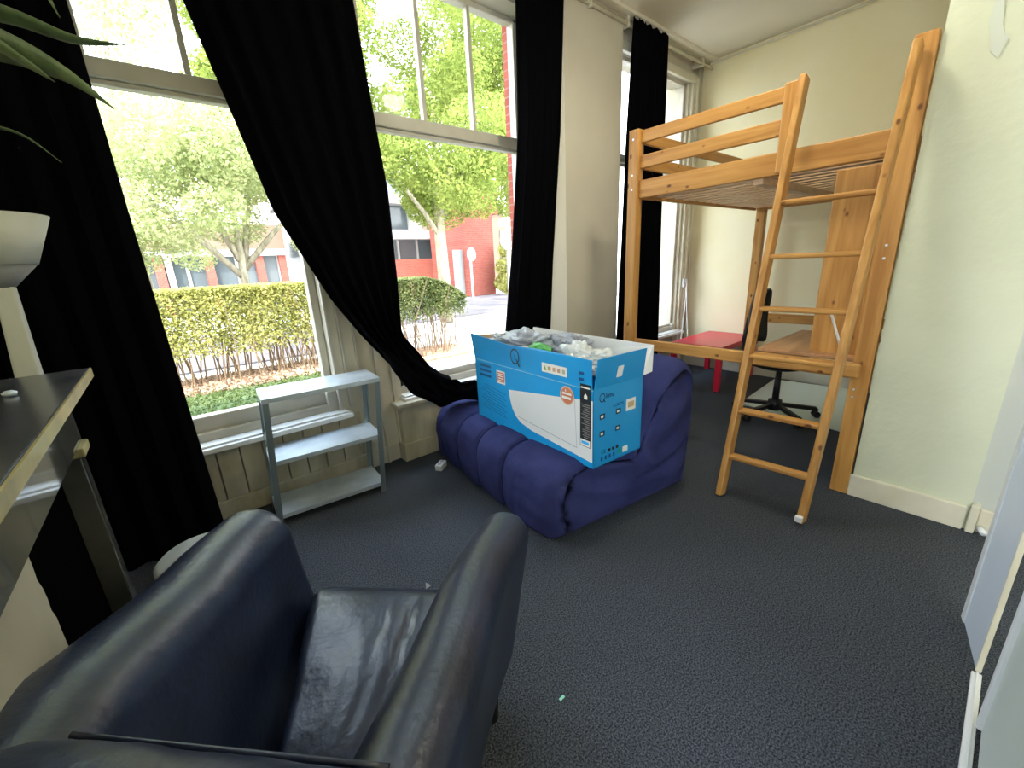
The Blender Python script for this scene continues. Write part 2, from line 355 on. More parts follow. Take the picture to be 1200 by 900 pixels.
# middle curtain: full at the top, gathered and pulled sideways onto the sofa
def mid_curtain():
    rows, cols = 90, 130
    # edge curves (x, z) from top to the bunched foot
    Lc = [(0,(.27,3.19)),(.22,(.345,2.43)),(.33,(.42,2.1)),(.45,(.53,1.62)),(.56,(.735,1.17)),(.62,(.86,.975)),(.68,(.965,.838)),(.74,(1.03,.72)),(.80,(1.12,.59)),(.86,(1.23,.47)),(.92,(1.33,.435)),(1,(1.60,.43))]
    Rc = [(0,(1.045,3.19)),(.22,(1.08,2.55)),(.33,(1.11,2.15)),(.45,(1.14,1.75)),(.56,(1.13,1.25)),(.65,(1.11,.93)),(.74,(1.23,.70)),(.82,(1.37,.59)),(.9,(1.48,.535)),(1,(1.68,.50))]
    def ip(t_, cv):
        return Vector((interp(t_, [(a, v[0]) for a, v in cv]), interp(t_, [(a, v[1]) for a, v in cv])))
    P_ = []
    for i in range(rows+1):
        t_ = i/rows; a = ip(t_, Lc); b = ip(t_, Rc); row = []
        am = .018 + .04*sm((t_-.5)/.3)
        for j in range(cols+1):
            s = j/cols; q = a.lerp(b, s)
            ph = 2*PI*7*s + 1.2*math.sin(5*s) + .3*math.sin(11*t_+3*s)
            y_ = 2.445 + am*math.sin(ph)*(.5+.5*math.sin(5*s+1)**2+.2)
            y_ -= .10*sm((t_-.62)/.2)                        # the bunch swings into the room, over the pedestal and sofa
            wr = .016*sm((t_-.6)/.2)*math.sin(ph*1.7+t_*34)+.012*sm((t_-.75)/.1)*math.sin(t_*60+s*9)
            row.append((q.x+wr, y_, q.y+wr))
        P_.append(row)
    return gridmesh('curtain', P_, blackcloth, smooth=True, solid=.006)
tag(mid_curtain(), 'wide black curtain between the two big windows, gathered and swept down onto the blue sofa', 'curtain')
curtain('curtain', [(0,2.21),(.3,2.19),(.55,2.09),(.8,1.96),(1,1.93)], [(0,2.63),(.3,2.57),(.6,2.47),(1,2.38)], 3.19, .03, 2.44, 5, .04, 'narrow black curtain hanging just left of the plain pier, behind the blue box')
curtain('curtain', [(0,3.46),(.3,3.40),(1,3.33)], [(0,3.97),(.3,3.99),(1,4.1)], 3.205, .03, 2.415, 6, .022, 'black curtain with ruffled heading hanging behind the loft bed post', ruffle=.012)

# ------------------------------------------------------------ loft bed
B = empty('loft_bed')
def wb(name, x0, x1, y0, y1, z0, z1, m, par=B, bev=.006): return box(name, x0, x1, y0, y1, z0, z1, m, par, bev)
wb('post', 2.665, 2.735, 1.80, 1.875, 0, 2.14, WZ)
wb('post', 2.69, 2.745, .395, .475, 0, 2.17, WZ)
wb('post', 4.72, 4.79, 1.72, 1.80, 0, 1.95, WZ)
wb('post', 4.72, 4.79, .41, .48, 0, 1.95, WZ)
wb('post', 2.685, 2.725, .875, .955, 1.72, 2.14, WZ)            # short post beside the ladder opening
for z0, z1 in ((2.055, 2.13), (1.90, 1.98)): wb('guard_rail', 2.695, 2.72, .955, 1.80, z0, z1, WY)
wb('bed_rail', 2.69, 2.722, .475, 1.80, 1.71, 1.825, WY)
for z0, z1 in ((2.055, 2.13), (1.90, 1.98)): wb('guard_rail', 2.735, 4.72, 1.80, 1.825, z0, z1, WX)
wb('bed_rail', 2.735, 4.72, 1.80, 1.825, 1.71, 1.825, WX); wb('bed_rail', 2.745, 4.72, .43, .455, 1.71, 1.825, WX)
wb('bed_rail', 4.72, 4.745, .48, 1.72, 1.71, 1.825, WY)
wb('support_beam', 2.722, 4.72, 1.02, 1.075, 1.68, 1.725, SLAT)
for k in range(16):
    x = 2.80 + k*.121
    wb('slat', x, x+.058, .457, 1.798, 1.728, 1.748, SLAT, bev=.003)
wb('cross_bar', 2.69, 2.722, .475, 1.80, .655, .73, WY)
wb('cross_bar', 4.72, 4.745, .48, 1.72, .62, .71, WY)
wb('side_panel', 2.79, 2.815, .458, .70, .745, 1.70, WZ)
wb('side_panel', 2.745, 2.79, .455, .475, 0.0, 1.71, WZ)
# cut marks / bolts
for y_, z_ in ((.432, 1.32), (.432, 1.26), (.45, .60), (.45, .56)):
    bm = bmesh.new(); tube(bm, [(2.6885, y_, z_), (2.6905, y_, z_)], .006, 12); finish('bolt', bm, galv, B)
for z_ in (2.08, 1.77, 1.86):
    bm = bmesh.new(); tube(bm, [(2.6635, 1.84, z_), (2.6655, 1.84, z_)], .007, 12); finish('bolt', bm, galv, B)
tag(B, 'tall pine loft bed frame with slatted base and guard rails', 'loft bed')
# desk top mounted under the bed
D = empty('desk')
box('desktop', 2.724, 3.52, .48, .945, .737, .76, DESK, D, .004)
box('front_rail', 2.655, 2.689, .435, .95, .665, .745, WY, D, .012)
tag(D, 'pine desk top fixed under the loft bed behind the ladder', 'desk')
# ladder
L_ = empty('ladder')
def lp(side, z):
    t_ = z/2.16
    if side == 0: return Vector((2.20 + .455*t_, .865 - .01*t_, z))
    return Vector((2.225 + .43*t_, .478 - .03*t_, z))
for sd_ in (0, 1):
    bm = bmesh.new(); beam(bm, lp(sd_, -.0), lp(sd_, 2.125 if sd_ == 0 else 2.12), (1,0,0), .072, .032)
    bmesh.ops.translate(bm, verts=bm.verts, vec=(0,0,.006))
    finish('stile', bm, WZ, L_, bevel=.007)
for z in (.235, .49, .785, 1.03, 1.29, 1.55):
    a, b = lp(0, z), lp(1, z); bm = bmesh.new(); beam(bm, a, b, (1,0,0), .058, .024); finish('rung', bm, WY, L_, bevel=.008)
tag(L_, 'sloping pine ladder leaning against the front of the loft bed', 'ladder')
# small white brace rod under the ladder rung, and white wire hook
bm = bmesh.new(); tube(bm, [(2.60, .585, 1.01), (2.62, .50, .77)], .006, 8)
tag(finish('brace_rod', bm, plug_m), 'thin white rod slanting between ladder rungs above the desk', 'rod')
bm = bmesh.new(); tube(bm, [(4.89, .98+.01*math.sin(k), 1.75-.07*k) for k in range(10)], .004, 6)
tag(finish('hanging_wire', bm, inkb), 'thin dark wire hanging on the far wall above the desk', 'cable')
# white paint chip on ladder foot
bm = bmesh.new(); bx(bm, 2.165, 2.19, .462, .494, .03, .06)
tag(finish('paper_wedge', bm, plug_m, bevel=.004), 'small white tape piece stuck to the foot of the ladder', 'tape')

# ------------------------------------------------------------ pale board on the floor by the desk
v = [(3.80,1.414),(4.80,1.47),(4.88,.80),(3.66,.609)]
bm = bmesh.new(); lo = [bm.verts.new((a, b, .002)) for a, b in v]; hi = [bm.verts.new((a, b, .014)) for a, b in v]
bm.faces.new(hi); bm.faces.new(lo[::-1])
for i in range(4): j = (i+1) % 4; bm.faces.new((lo[i], lo[j], hi[j], hi[i]))
tag(finish('chair_mat', bm, mat('pale_grey_board', (.60,.66,.58), .35)), 'pale grey-green board lying on the carpet beneath the office chair', 'floor mat')

# ------------------------------------------------------------ red table
T = empty('coffee_table')
tx0, tx1, ty0, ty1 = 4.03, 4.88, 1.71, 2.24
box('tabletop', tx0, tx1, ty0, ty1, .40, .45, red_m, T, .004)
for x in (tx0+.002, tx1-.052):
    for y in (ty0+.002, ty1-.052): box('leg', x, x+.05, y, y+.05, 0, .40, red_m, T, .003)
tag(T, 'low glossy red square-edged coffee table in the far corner by the window', 'coffee table')

# ------------------------------------------------------------ office chair
O = empty('office_chair')
ox, oy = 3.68, 1.10; zf = .014
bm = bmesh.new(); tube(bm, [(ox, oy, zf+.06), (ox, oy, .42)], [.028, .02], 14); lathe(bm, [(.0,.16),(.05,.15),(.052,.07),(0,.06)], ox, oy, 18); finish('column', bm, blackp, O, smooth=True)
for k in range(5):
    a = 2*PI*k/5 + .28; ex, ey = ox+.30*math.cos(a), oy+.30*math.sin(a)
    bm = bmesh.new(); beam(bm, (ox, oy, .115), (ex, ey, .085), (0,0,1), .032, .042); leg = finish('base_arm', bm, blackp, O, bevel=.008)
    bm = bmesh.new()
    for s in (-1, 1):
        px_, py_ = ex - s*.018*math.sin(a), ey + s*.018*math.cos(a)
        tube(bm, [(px_-.010*math.sin(a), py_+.010*math.cos(a), zf+.027), (px_+.010*math.sin(a), py_-.010*math.cos(a), zf+.027)], .026, 16)
    bx(bm, ex-.012, ex+.012, ey-.012, ey+.012, .05, .085)
    finish('caster', bm, blackp, leg)
bm = bmesh.new(); lathe(bm, [(0,.42),(.16,.425),(.23,.45),(.235,.475),(.21,.50),(0,.505)], ox, oy, 32); finish('seat', bm, blackp, O, smooth=True)
P_ = []
for i in range(13):
    row = []; z = .60 + .42*i/12
    hw = .15*math.sqrt(max(0, 1-((i-6)/6.8)**4))
    for j in range(13): s = (j/12-.5)*2; row.append((ox+.03 + hw*s, oy+.23 - .05*(1-s*s)*0 - .06*s*s + .03*math.sin(i/12*PI), z))
    P_.append(row)
gridmesh('backrest', P_, blackp, O, solid=.03)
bm = bmesh.new(); tube(bm, [(ox, oy+.12, .44), (ox, oy+.26, .47), (ox, oy+.29, .62), (ox, oy+.27, .8)], .015, 10); finish('back_strut', bm, blackp, O, smooth=True)
tag(O, 'black swivel office chair on a five-star wheeled base, behind the ladder', 'office chair')

# outlet and cables by window 3
K = empty('wall_socket'); box('plate', 4.69, 4.765, 2.495, 2.509, .96, 1.06, plug_m, K, .004)
bm = bmesh.new(); tube(bm, [(4.735, 2.495, 1.03), (4.735, 2.478, 1.03)], .018, 12); finish('plug', bm, plug_m, K)
tag(K, 'white wall socket on the casing right of the far window', 'socket')
for i, (p1, p2, lab) in enumerate((((4.58, 2.40, .72), (4.36, 2.32, .22), 'white cable hanging straight down from the wall socket'), ((4.66, 2.42, .75), (4.50, 2.28, .22), 'white cable hanging slack from the wall socket, nearer the corner'))):
    bm = bmesh.new(); tube(bm, [Vector((4.735, 2.48, 1.02)).lerp(Vector(p1), k/6) if k < 6 else Vector(p1).lerp(Vector(p2), (k-6)/6) for k in range(13)], .0045, 6)
    tag(finish('cable', bm, plug_m), lab, 'cable', 'cables at the far window')

# ------------------------------------------------------------ sofa
def sofa():
    Sf = empty('sofa')
    y0, y1 = 1.06, 2.50
    # profile around: from bottom front, up the front, over the seat, up the back, over, down behind
    prof = [(1.21,.02),(1.19,.09),(1.185,.19),(1.20,.29),(1.245,.355),(1.33,.385),(1.45,.385),(1.58,.38),(1.68,.385),(1.745,.42),(1.80,.50),(1.86,.61),(1.93,.70),(2.03,.765),(2.13,.77),(2.205,.70),(2.235,.50),(2.225,.30),(2.20,.12),(2.17,.02)]
    # resample
    pv = [Vector((a, b)) for a, b in prof]; pts = []
    for i in range(len(pv)-1):
        for k in range(5):
            t_ = k/5; p0_, p1_, p2_, p3_ = pv[max(i-1,0)], pv[i], pv[i+1], pv[min(i+2, len(pv)-1)]
            pts.append(.5*((2*p1_)+(p2_-p0_)*t_+(2*p0_-5*p1_+4*p2_-p3_)*t_*t_+(3*p1_-p0_-3*p2_+p3_)*t_**3))
    pts.append(pv[-1]); ctr = Vector((1.72, .25))
    ys = np.linspace(0, 1, 110); P_ = []
    xsk = lambda x, y: .11*max(0, min(1, (y-1.3)/1.1))*max(0, min(1, (1.75-x)/.5))
    ysh = lambda x: .13*(1-min(1, max(0, (x-1.2)/.8)))
    seams = [1.52, 1.82, 2.10, 2.36]
    for t_ in ys:
        y = y0 + (y1-y0)*t_; row = []
        e = min(t_, 1-t_)*(y1-y0); k = 1-math.sqrt(max(0, 1-(1-e/.11)**2)) if e < .11 else 0
        for idx, p in enumerate(pts):
            u = idx/len(pts)
            q = Vector(p)
            gs = 0
            for s in seams: gs += math.exp(-((y-s)/.013)**2)
            am = .020 if u < .48 else .004
            if u < .55:
                n2 = Vector((-(q-ctr).y*0-1, .0)) if u < .2 else Vector((-.35 if u < .3 else 0, 1))
                puff = abs(math.sin(PI*((y-1.52)/.29)))**.6 if y > 1.52 else .7*sm((1.52-y)/.12)
                q = q - n2.normalized()*am*gs + n2.normalized()*.012*puff*(1 if u < .45 else .3)
            nz = noise.noise(Vector((q.x*5, y*5, q.y*5)))*.012 + noise.noise(Vector((q.x*16, y*16, q.y*16)))*.005 + noise.noise(Vector((q.x*9+y*4, y*3, q.y*14)))*(.012 if u > .45 or y < 1.4 else .003)
            dirn = (q-ctr).normalized(); q = q + dirn*nz
            q = q - (q-ctr).normalized()*(.075 if u < .5 else .06)*k
            q.y = max(q.y, .006)
            row.append((q.x + xsk(q.x, y), y + (1-t_)*ysh(q.x), q.y))
        P_.append(row)
    n = len(P_); 
    V = [p for r_ in P_ for p in r_]; m_ = len(pts); Fc = []
    for i in range(n-1):
        for j in range(m_-1): a = i*m_+j; Fc.append((a, a+1, a+m_+1, a+m_))
        Fc.append((i*m_+m_-1, i*m_, (i+1)*m_, (i+1)*m_+m_-1))
    # end faces with wrinkled concentric rings
    for end, i in ((0, 0), (1, n-1)):
        base = [i*m_+j for j in range(m_)]; prev = base
        for ring in range(1, 12):
            sc = 1-ring/12; start = len(V)
            for j in range(m_):
                px, _, pz = V[base[j]]; x = 1.76+(px-1.76)*sc; z = .26+(pz-.26)*sc; z = max(z, .006)
                wv = .014*math.sin(30*(x*.55+z*1.0)+4*noise.noise(Vector((x*3, 0, z*3)))*2) + .012*noise.noise(Vector((x*6, end*4, z*6)))
                bulge = .02*math.sin(min(1, (1-sc)*2)*PI/2)
                yy = (y0 + ysh(x) - bulge + wv) if end == 0 else (y1 + bulge - wv)
                V.append((x, yy, z))
            cur = list(range(start, start+m_))
            for j in range(m_):
                k2 = (j+1) % m_
                Fc.append((prev[j], prev[k2], cur[k2], cur[j]))
            prev = cur
        Fc.append(tuple(prev))
    o = rawmesh('cover', V, Fc, fabric, Sf, True)
    # piped seams along front and seat
    for s in seams:
        bm = bmesh.new()
        tube(bm, [(p.x + xsk(p.x, s) + (-.001 if i < 20 else 0), s + (1-(s-y0)/(y1-y0))*ysh(p.x), p.y-.004 if i > 22 else p.y) for i, p in enumerate(pts[3:44])], .0035, 6)
        finish('seam', bm, fabric, Sf, smooth=True)
    return tag(Sf, 'navy blue cotton-covered futon sofa with quilted seat, against the window', 'sofa')
sofa()

# ------------------------------------------------------------ big blue box on the sofa
BX = empty('cardboard_box')
BF = Vector((1.377, 1.114, .41)); uL = (Vector((1.42, 2.08, .41))-BF).normalized(); uW = (Vector((1.72, 1.09, .41))-BF).normalized(); Z = Vector((0,0,1))
LEN, WID = .967, .345
def bp(u, v_, z): return BF + uL*u + uW*v_ + Z*(z-.03)
def slab(name, q, th_dir, m, par, th=.005):
    bm = bmesh.new(); a = [bm.verts.new(p) for p in q]; b = [bm.verts.new(Vector(p)+th_dir*th) for p in q]
    bm.faces.new(a); bm.faces.new(b[::-1]); n = len(q)
    for i in range(n): bm.faces.new((a[i], a[(i+1)%n], b[(i+1)%n], b[i]))
    return finish(name, bm, m, par)
CR = .387
slab('bottom', [bp(0,0,.0), bp(LEN,0,.0), bp(LEN,WID,.0), bp(0,WID,.0)], Z, cardb, BX)
front = slab('front_panel', [bp(0,0,0), bp(LEN,0,0), bp(LEN,0,CR), bp(0,0,CR)], uW, cardb2, BX)
slab('back_panel', [bp(0,WID,0), bp(LEN,WID,0), bp(LEN,WID,CR), bp(0,WID,CR)], -uW, cardb, BX)
side = slab('end_panel', [bp(0,0,0), bp(0,WID,0), bp(0,WID,CR), bp(0,0,CR)], uL, cardb, BX)
slab('end_panel', [bp(LEN,0,0), bp(LEN,WID,0), bp(LEN,WID,CR), bp(LEN,0,CR)], -uL, cardb, BX)
slab('front_flap', [bp(.012,0,CR), bp(LEN,0,CR), bp(LEN+.01,-.015,.545), bp(.60,-.006,.515), bp(.35,-.004,.525), bp(.012,-.004,.52)], uW, cardb2, BX)
slab('end_flap', [bp(-.001,.006,CR), bp(-.001,WID,CR), bp(-.03,WID-.02,.53), bp(-.03,-.004,.53)], uL, cardb, BX)
slab('end_flap', [bp(LEN,0,CR), bp(LEN,WID,CR), bp(LEN+.03,WID,.50), bp(LEN+.03,0,.53)], -uL, cardin, BX)
slab('back_flap', [bp(0,WID,CR), bp(LEN-.1,WID,CR), bp(LEN-.12,WID+.03,.545), bp(-.01,WID+.06,.53), bp(-.015,WID+.05,.40)], -uW, cardw, BX)
# printing on the box (thin printed layers lying on the card)
def decal(name, pts, m, off=.0012, parent=front, face='F', lab=None):
    nrm = -uW if face == 'F' else -uL
    f_ = (lambda a, z: bp(a, 0, z)) if face == 'F' else (lambda a, z: bp(0, a, z))
    if face == 'FS': f_ = lambda a, z: bp(-.001-.03*(z-CR)/.143, a, z); nrm = -uL
    bm = bmesh.new(); bm.faces.new([bm.verts.new(f_(a, z)+nrm*off) for a, z in pts]); o = finish(name, bm, m, parent)
    if lab: o['label'] = lab
    return o
def rc(a0, a1, z0, z1): return [(a0,z0),(a1,z0),(a1,z1),(a0,z1)]
greyp = mat('printed_grey_white', (.74,.75,.74), .4); paperw = mat('label_paper', (.78,.77,.70), .5); redp = mat('label_red', (.6,.09,.05), .5); dkb = mat('dark_blue_ink', (0,.07,.22), .5); ltb = mat('light_blue_ink', (.03,.42,.85), .5)
pic = [(.0,.04),(.30,.022)]
pic = [(.004,.335),(.63,.255),(.622,.20),(.605,.15),(.575,.11),(.53,.082),(.44,.062),(.004,.03)]
decal('printed_picture', pic, greyp, lab='white appliance picture printed on the box front')
decal('printed_line', [(.10,.075),(.56,.112),(.56,.1155),(.10,.0785)], mat('grey_ink', (.35,.37,.38), .5), .0016)
decal('printed_line', [(.10,.078),(.104,.078),(.118,.325),(.114,.325)], mat('pale_ink', (.5,.52,.53), .5), .0016)
decal('energy_strip', rc(.162,.338,.415,.462), paperw, .004, lab='cream strip label on the front flap')
for i, c in enumerate([(.25,.4,.06),(.5,.3,.1),(.6,.35,.2),(.5,.3,.2),(.45,.4,.3)]):
    decal('energy_mark', [(.325-.033*i,.425),(.303-.033*i,.425),(.314-.033*i,.452)] if i == 0 else rc(.305-.033*i,.325-.033*i,.428,.448), mat('mark_%d' % i, c, .5), .005)
decal('red_sticker', rc(.66,.742,.275,.352), paperw, .0015, lab='square white and red sticker')
decal('sticker_print', rc(.668,.734,.285,.343), redp, .002)
for i in range(4): decal('sticker_text', rc(.675,.727,.291+.013*i,.2975+.013*i), paperw, .0025)
cc = [(.165+.047*math.cos(k*PI/12), .325+.047*math.sin(k*PI/12)) for k in range(24)]
decal('round_sticker', cc, mat('sticker_cream', (.70,.52,.36), .5), .002, lab='round cream and red sticker')
cc = [(.165+.041*math.cos(k*PI/12), .325+.041*math.sin(k*PI/12)) for k in range(24)]
decal('round_sticker_print', cc, mat('sticker_orange', (.58,.19,.10), .5), .0024)
decal('sticker_text', rc(.135,.195,.330,.340), paperw, .0028); decal('sticker_text', rc(.138,.198,.308,.320), paperw, .0028); decal('sticker_text', [(.170,.345),(.178,.345),(.172,.36)], paperw, .0028)
decal('black_label', rc(.014,.080,.10,.405), inkb, .0022, lab='tall black printed label')
decal('label_heading', rc(.02,.074,.385,.392), paperw, .003)
decal('label_symbol', [(.035,.335),(.055,.335),(.055,.350),(.045,.362),(.035,.35)], paperw, .003)
random.seed(3)
for i in range(18): decal('label_text', rc(.02,.05+.024*random.random(),.145+.0095*i,.1485+.0095*i), mat('label_text_ink', (.25,.25,.24), .5) if i == 0 else bpy.data.materials['label_text_ink'], .003)
decal('label_foot', rc(.017,.077,.103,.135), paperw, .003); decal('label_foot_text', rc(.024,.070,.113,.127), ltb, .0035)
for i in range(2):
    decal('printed_mark', rc(.055,.085,.445-.028*i,.460-.028*i), dkb, .004)
for i in range(9): decal('wave_line', [(.66+.02*(i%2),.07+.018*i),(.92-.02*(i%3),.095+.018*i),(.92-.02*(i%3),.098+.018*i),(.66+.02*(i%2),.073+.018*i)], dkb, .001)
for i in range(3): decal('printed_block', rc(.80,.92,.29+.03*i,.305+.03*i), dkb, .001)
decal('crease', [(.0,.380),(.96,.386),(.96,.390),(.0,.384)], mat('worn_card_edge', (.25,.5,.65), .6), .002)
# side
decal('barcode_sticker', rc(.135,.175,.42,.475), cardw, .002, side, 'FS', 'small white sticker on the end flap')
decal('white_sticker', rc(.222,.292,.232,.292), cardw, .002, side, 'S'); decal('sticker_print', rc(.235,.28,.248,.276), mat('ochre_ink', (.5,.35,.15), .5), .0025, side, 'S')
for a_, z_, b_ in ((.04,.235,1),(.15,.235,0),(.04,.15,1),(.15,.15,0)):
    decal('printed_icon', rc(a_,a_+.035,z_,z_+.026), inkb, .001, side, 'S')
    decal('icon_detail', rc(a_+.007,a_+.024,z_+.007,z_+.019), cardw, .0015, side, 'S')
decal('printed_text', rc(.13,.205,.285,.289), dkb, .001, side, 'S'); decal('printed_text', rc(.13,.205,.277,.281), dkb, .001, side, 'S')
for i in range(3): decal('printed_mark', rc(.10+.028*i,.118+.028*i,.058,.074), inkb, .001, side, 'S')
for i in range(4): decal('printed_mark', rc(.05+.028*i,.064+.028*i,.024,.044), dkb, .001, side, 'S')
decal('printed_mark', rc(.165,.20,.026,.052), mat('teal_ink', (0,.25,.28), .5), .001, side, 'S')
decal('white_label', rc(.205,.245,.022,.052), cardw, .0012, side, 'S')
def text(name, body, size, loc, right, up, m, parent):
    cu = bpy.data.curves.new(name, 'FONT'); cu.body = body; cu.size = size; cu.extrude = .0003; cu.align_x = 'CENTER'; cu.align_y = 'CENTER'
    o = bpy.data.objects.new(name, cu); C.objects.link(o); cu.materials.append(m); o.parent = parent
    r_ = Vector(right).normalized(); u_ = Vector(up).normalized(); n_ = r_.cross(u_)
    mm = Matrix((r_, u_, n_)).transposed().to_4x4(); mm.translation = loc; o.matrix_world = mm
    dg = bpy.context.evaluated_depsgraph_get(); me = bpy.data.meshes.new_from_object(o.evaluated_get(dg)); bpy.data.objects.remove(o)
    o = bpy.data.objects.new(name, me); C.objects.link(o); o.parent = parent; o.matrix_world = mm
    return o
nf_, ns_ = -uW, -uL
def ring(name, cu_, cz_, r_, th, face, parent, off=.004, tail=True):
    bm = bmesh.new(); n = 28; vi, vo = [], []
    for k in range(n):
        a = 2*PI*k/n
        for lst, rad in ((vi, r_-th), (vo, r_)):
            aa, zz = cu_+rad*math.cos(a), cz_+rad*math.sin(a)*1.15
            lst.append(bm.verts.new((bp(aa, 0, zz)+nf_*off) if face == 'F' else (bp(0, aa, zz)+ns_*off)))
    for k in range(n): bm.faces.new((vi[k], vi[(k+1)%n], vo[(k+1)%n], vo[k]))
    sg = -1 if face == 'F' else 1
    q = [(cu_+sg*r_*.2, cz_-r_*.3), (cu_+sg*r_*.45, cz_-r_*.3), (cu_+sg*r_*1.15, cz_-r_*1.35), (cu_+sg*r_*.85, cz_-r_*1.35)]
    bm.faces.new([bm.verts.new((bp(a, 0, z)+nf_*(off+.0002)) if face == 'F' else (bp(0, a, z)+ns_*(off+.0002))) for a, z in q])
    return finish(name, bm, inkb, parent)
ring('letter_q', .556, .458, .038, .007, 'F', front, .006)
text('letter_i', 'i', .045, bp(.556, 0, .458)+nf_*.0062, -uL, Z, inkb, front)
ring('letter_q', .055, .34, .019, .004, 'S', side, .0014)
text('printed_name', 'lima', .036, bp(0, .108, .343)+ns_*.0014, uW, Z, inkb, side)
text('printed_mark', 'CE', .026, bp(0, .068, .068)+ns_*.0014, uW, Z, inkb, side)
tag(BX, 'large open blue cardboard appliance box with a letter Q, standing on the blue sofa', 'box')
# contents
def crumple(name, c, r_, seed, m, label, cat, sx_=1, sy_=1, sz_=1, amp=.35):
    bm = bmesh.new(); bmesh.ops.create_icosphere(bm, subdivisions=5, radius=1)
    for v_ in bm.verts:
        p = v_.co.copy(); d = noise.noise(p*1.6+Vector((seed, 0, 0)))*amp + abs(noise.noise(p*4+Vector((0, seed, 0))))*amp*.8 + abs(noise.noise(p*9+Vector((0, 0, seed))))*amp*.35
        v_.co = Vector((p.x*sx_, p.y*sy_, p.z*sz_))*r_*(1-amp*.5+d) + Vector(c)
    return tag(finish(name, bm, m, smooth=True), label, cat)
gbag = mat('grey_plastic_film', (.34,.36,.40), .32); clear = mat('clear_plastic_film', (.62,.64,.62), .15)
crumple('plastic_bag', bp(.63,.17,.495), .155, 1.3, gbag, 'crumpled grey plastic bag bulging out of the left half of the blue box', 'bag', .85, 1.35, .52, .5)
crumple('plastic_bag', bp(.40,.23,.495), .12, 5.3, mat('grey_film_dark', (.25,.27,.31), .35), 'crumpled dark grey plastic bag near the middle of the blue box, beside its back flap', 'bag', .8, 1.3, .6, .5)
crumple('plastic_bag', bp(.44,.070,.50), .062, 8.1, mat('green_film', (.10,.42,.10), .3), 'bright green plastic bag at the front edge of the open blue box', 'bag', .8, 1.2, .55, .3)
crumple('packaging_film', bp(.21,.15,.465), .125, 3.7, clear, 'crumpled clear packaging film in the right half of the blue box', 'packaging', .9, 1.2, .6, .6)
crumple('packaging_film', bp(.22,.06,.475), .05, 6.7, mat('pale_green_film', (.35,.6,.35), .25), 'pale green film scrap beside the clear packaging in the blue box', 'packaging', .7, 1.5, .45, .6)
crumple('packaging_film', bp(.85,.15,.48), .10, 9.2, mat('white_film', (.55,.57,.58), .3), 'crumpled whitish film in the left end of the blue box', 'packaging', .9, 1, .6, .6)
crumple('paper_scrap', bp(.55,.06,.49), .035, 2.2, mat('pink_paper', (.6,.42,.36), .6), 'small pinkish paper scrap lying on the bags in the blue box', 'paper', .8, 1.4, .5, .4)

# ------------------------------------------------------------ metal shelf
def shelf():
    E_ = empty('metal_shelf')
    A = Vector((.262, 2.335, 0)); Bv = Vector((.858, 2.285, 0)); u = (Bv-A).normalized(); n_ = Vector((-u.y, u.x, 0)); Wd = .60; Dp = .27; H = .72
    def P(a, b, z): return A + u*(a-.035+.055*z/.72) + n_*b + Vector((0,0,z))
    Wd = (Bv-A).length
    for a, b, sa, sb in ((0,0,1,1),(Wd,0,-1,1),(0,Dp,1,-1),(Wd,Dp,-1,-1)):
        bm = bmesh.new()                                  # L-section posts
        q = [(0,0),(sa*.030,0),(sa*.030,sb*.002),(sa*.002,sb*.002),(sa*.002,sb*.030),(0,sb*.030)]
        lo = [bm.verts.new(P(a+x, b+y, 0)) for x, y in q]; hi = [bm.verts.new(P(a+x, b+y, H)) for x, y in q]
        bm.faces.new(lo); bm.faces.new(hi)
        for i in range(6): bm.faces.new((lo[i], lo[(i+1)%6], hi[(i+1)%6], hi[i]))
        finish('post', bm, steel, E_)
    for z in (.065, .375, H):
        bm = bmesh.new()
        v0, v1 = .003, Dp-.003; a0, a1 = .003, Wd-.003
        if z == H: a0, a1, v0, v1 = -.003, Wd+.003, -.003, Dp+.003
        h = .022
        def bxx(x0, x1, y0, y1, z0, z1):
            vs_ = [bm.verts.new(P(*p)) for p in ((x0,y0,z0),(x1,y0,z0),(x1,y1,z0),(x0,y1,z0),(x0,y0,z1),(x1,y0,z1),(x1,y1,z1),(x0,y1,z1))]
            for f in ((0,3,2,1),(4,5,6,7),(0,1,5,4),(1,2,6,5),(2,3,7,6),(3,0,4,7)): bm.faces.new([vs_[i] for i in f])
        bxx(a0, a1, v0, v1, z, z+.0015)
        bxx(a0, a1, v0, v0+.0015, z-h, z); bxx(a0, a1, v1-.0015, v1, z-h, z); bxx(a0, a0+.0015, v0, v1, z-h, z); bxx(a1-.0015, a1, v0, v1, z-h, z)
        finish('shelf_board', bm, galv, E_)
    return tag(E_, 'small three-tier galvanised metal shelf standing under the left window', 'shelf')
shelf()

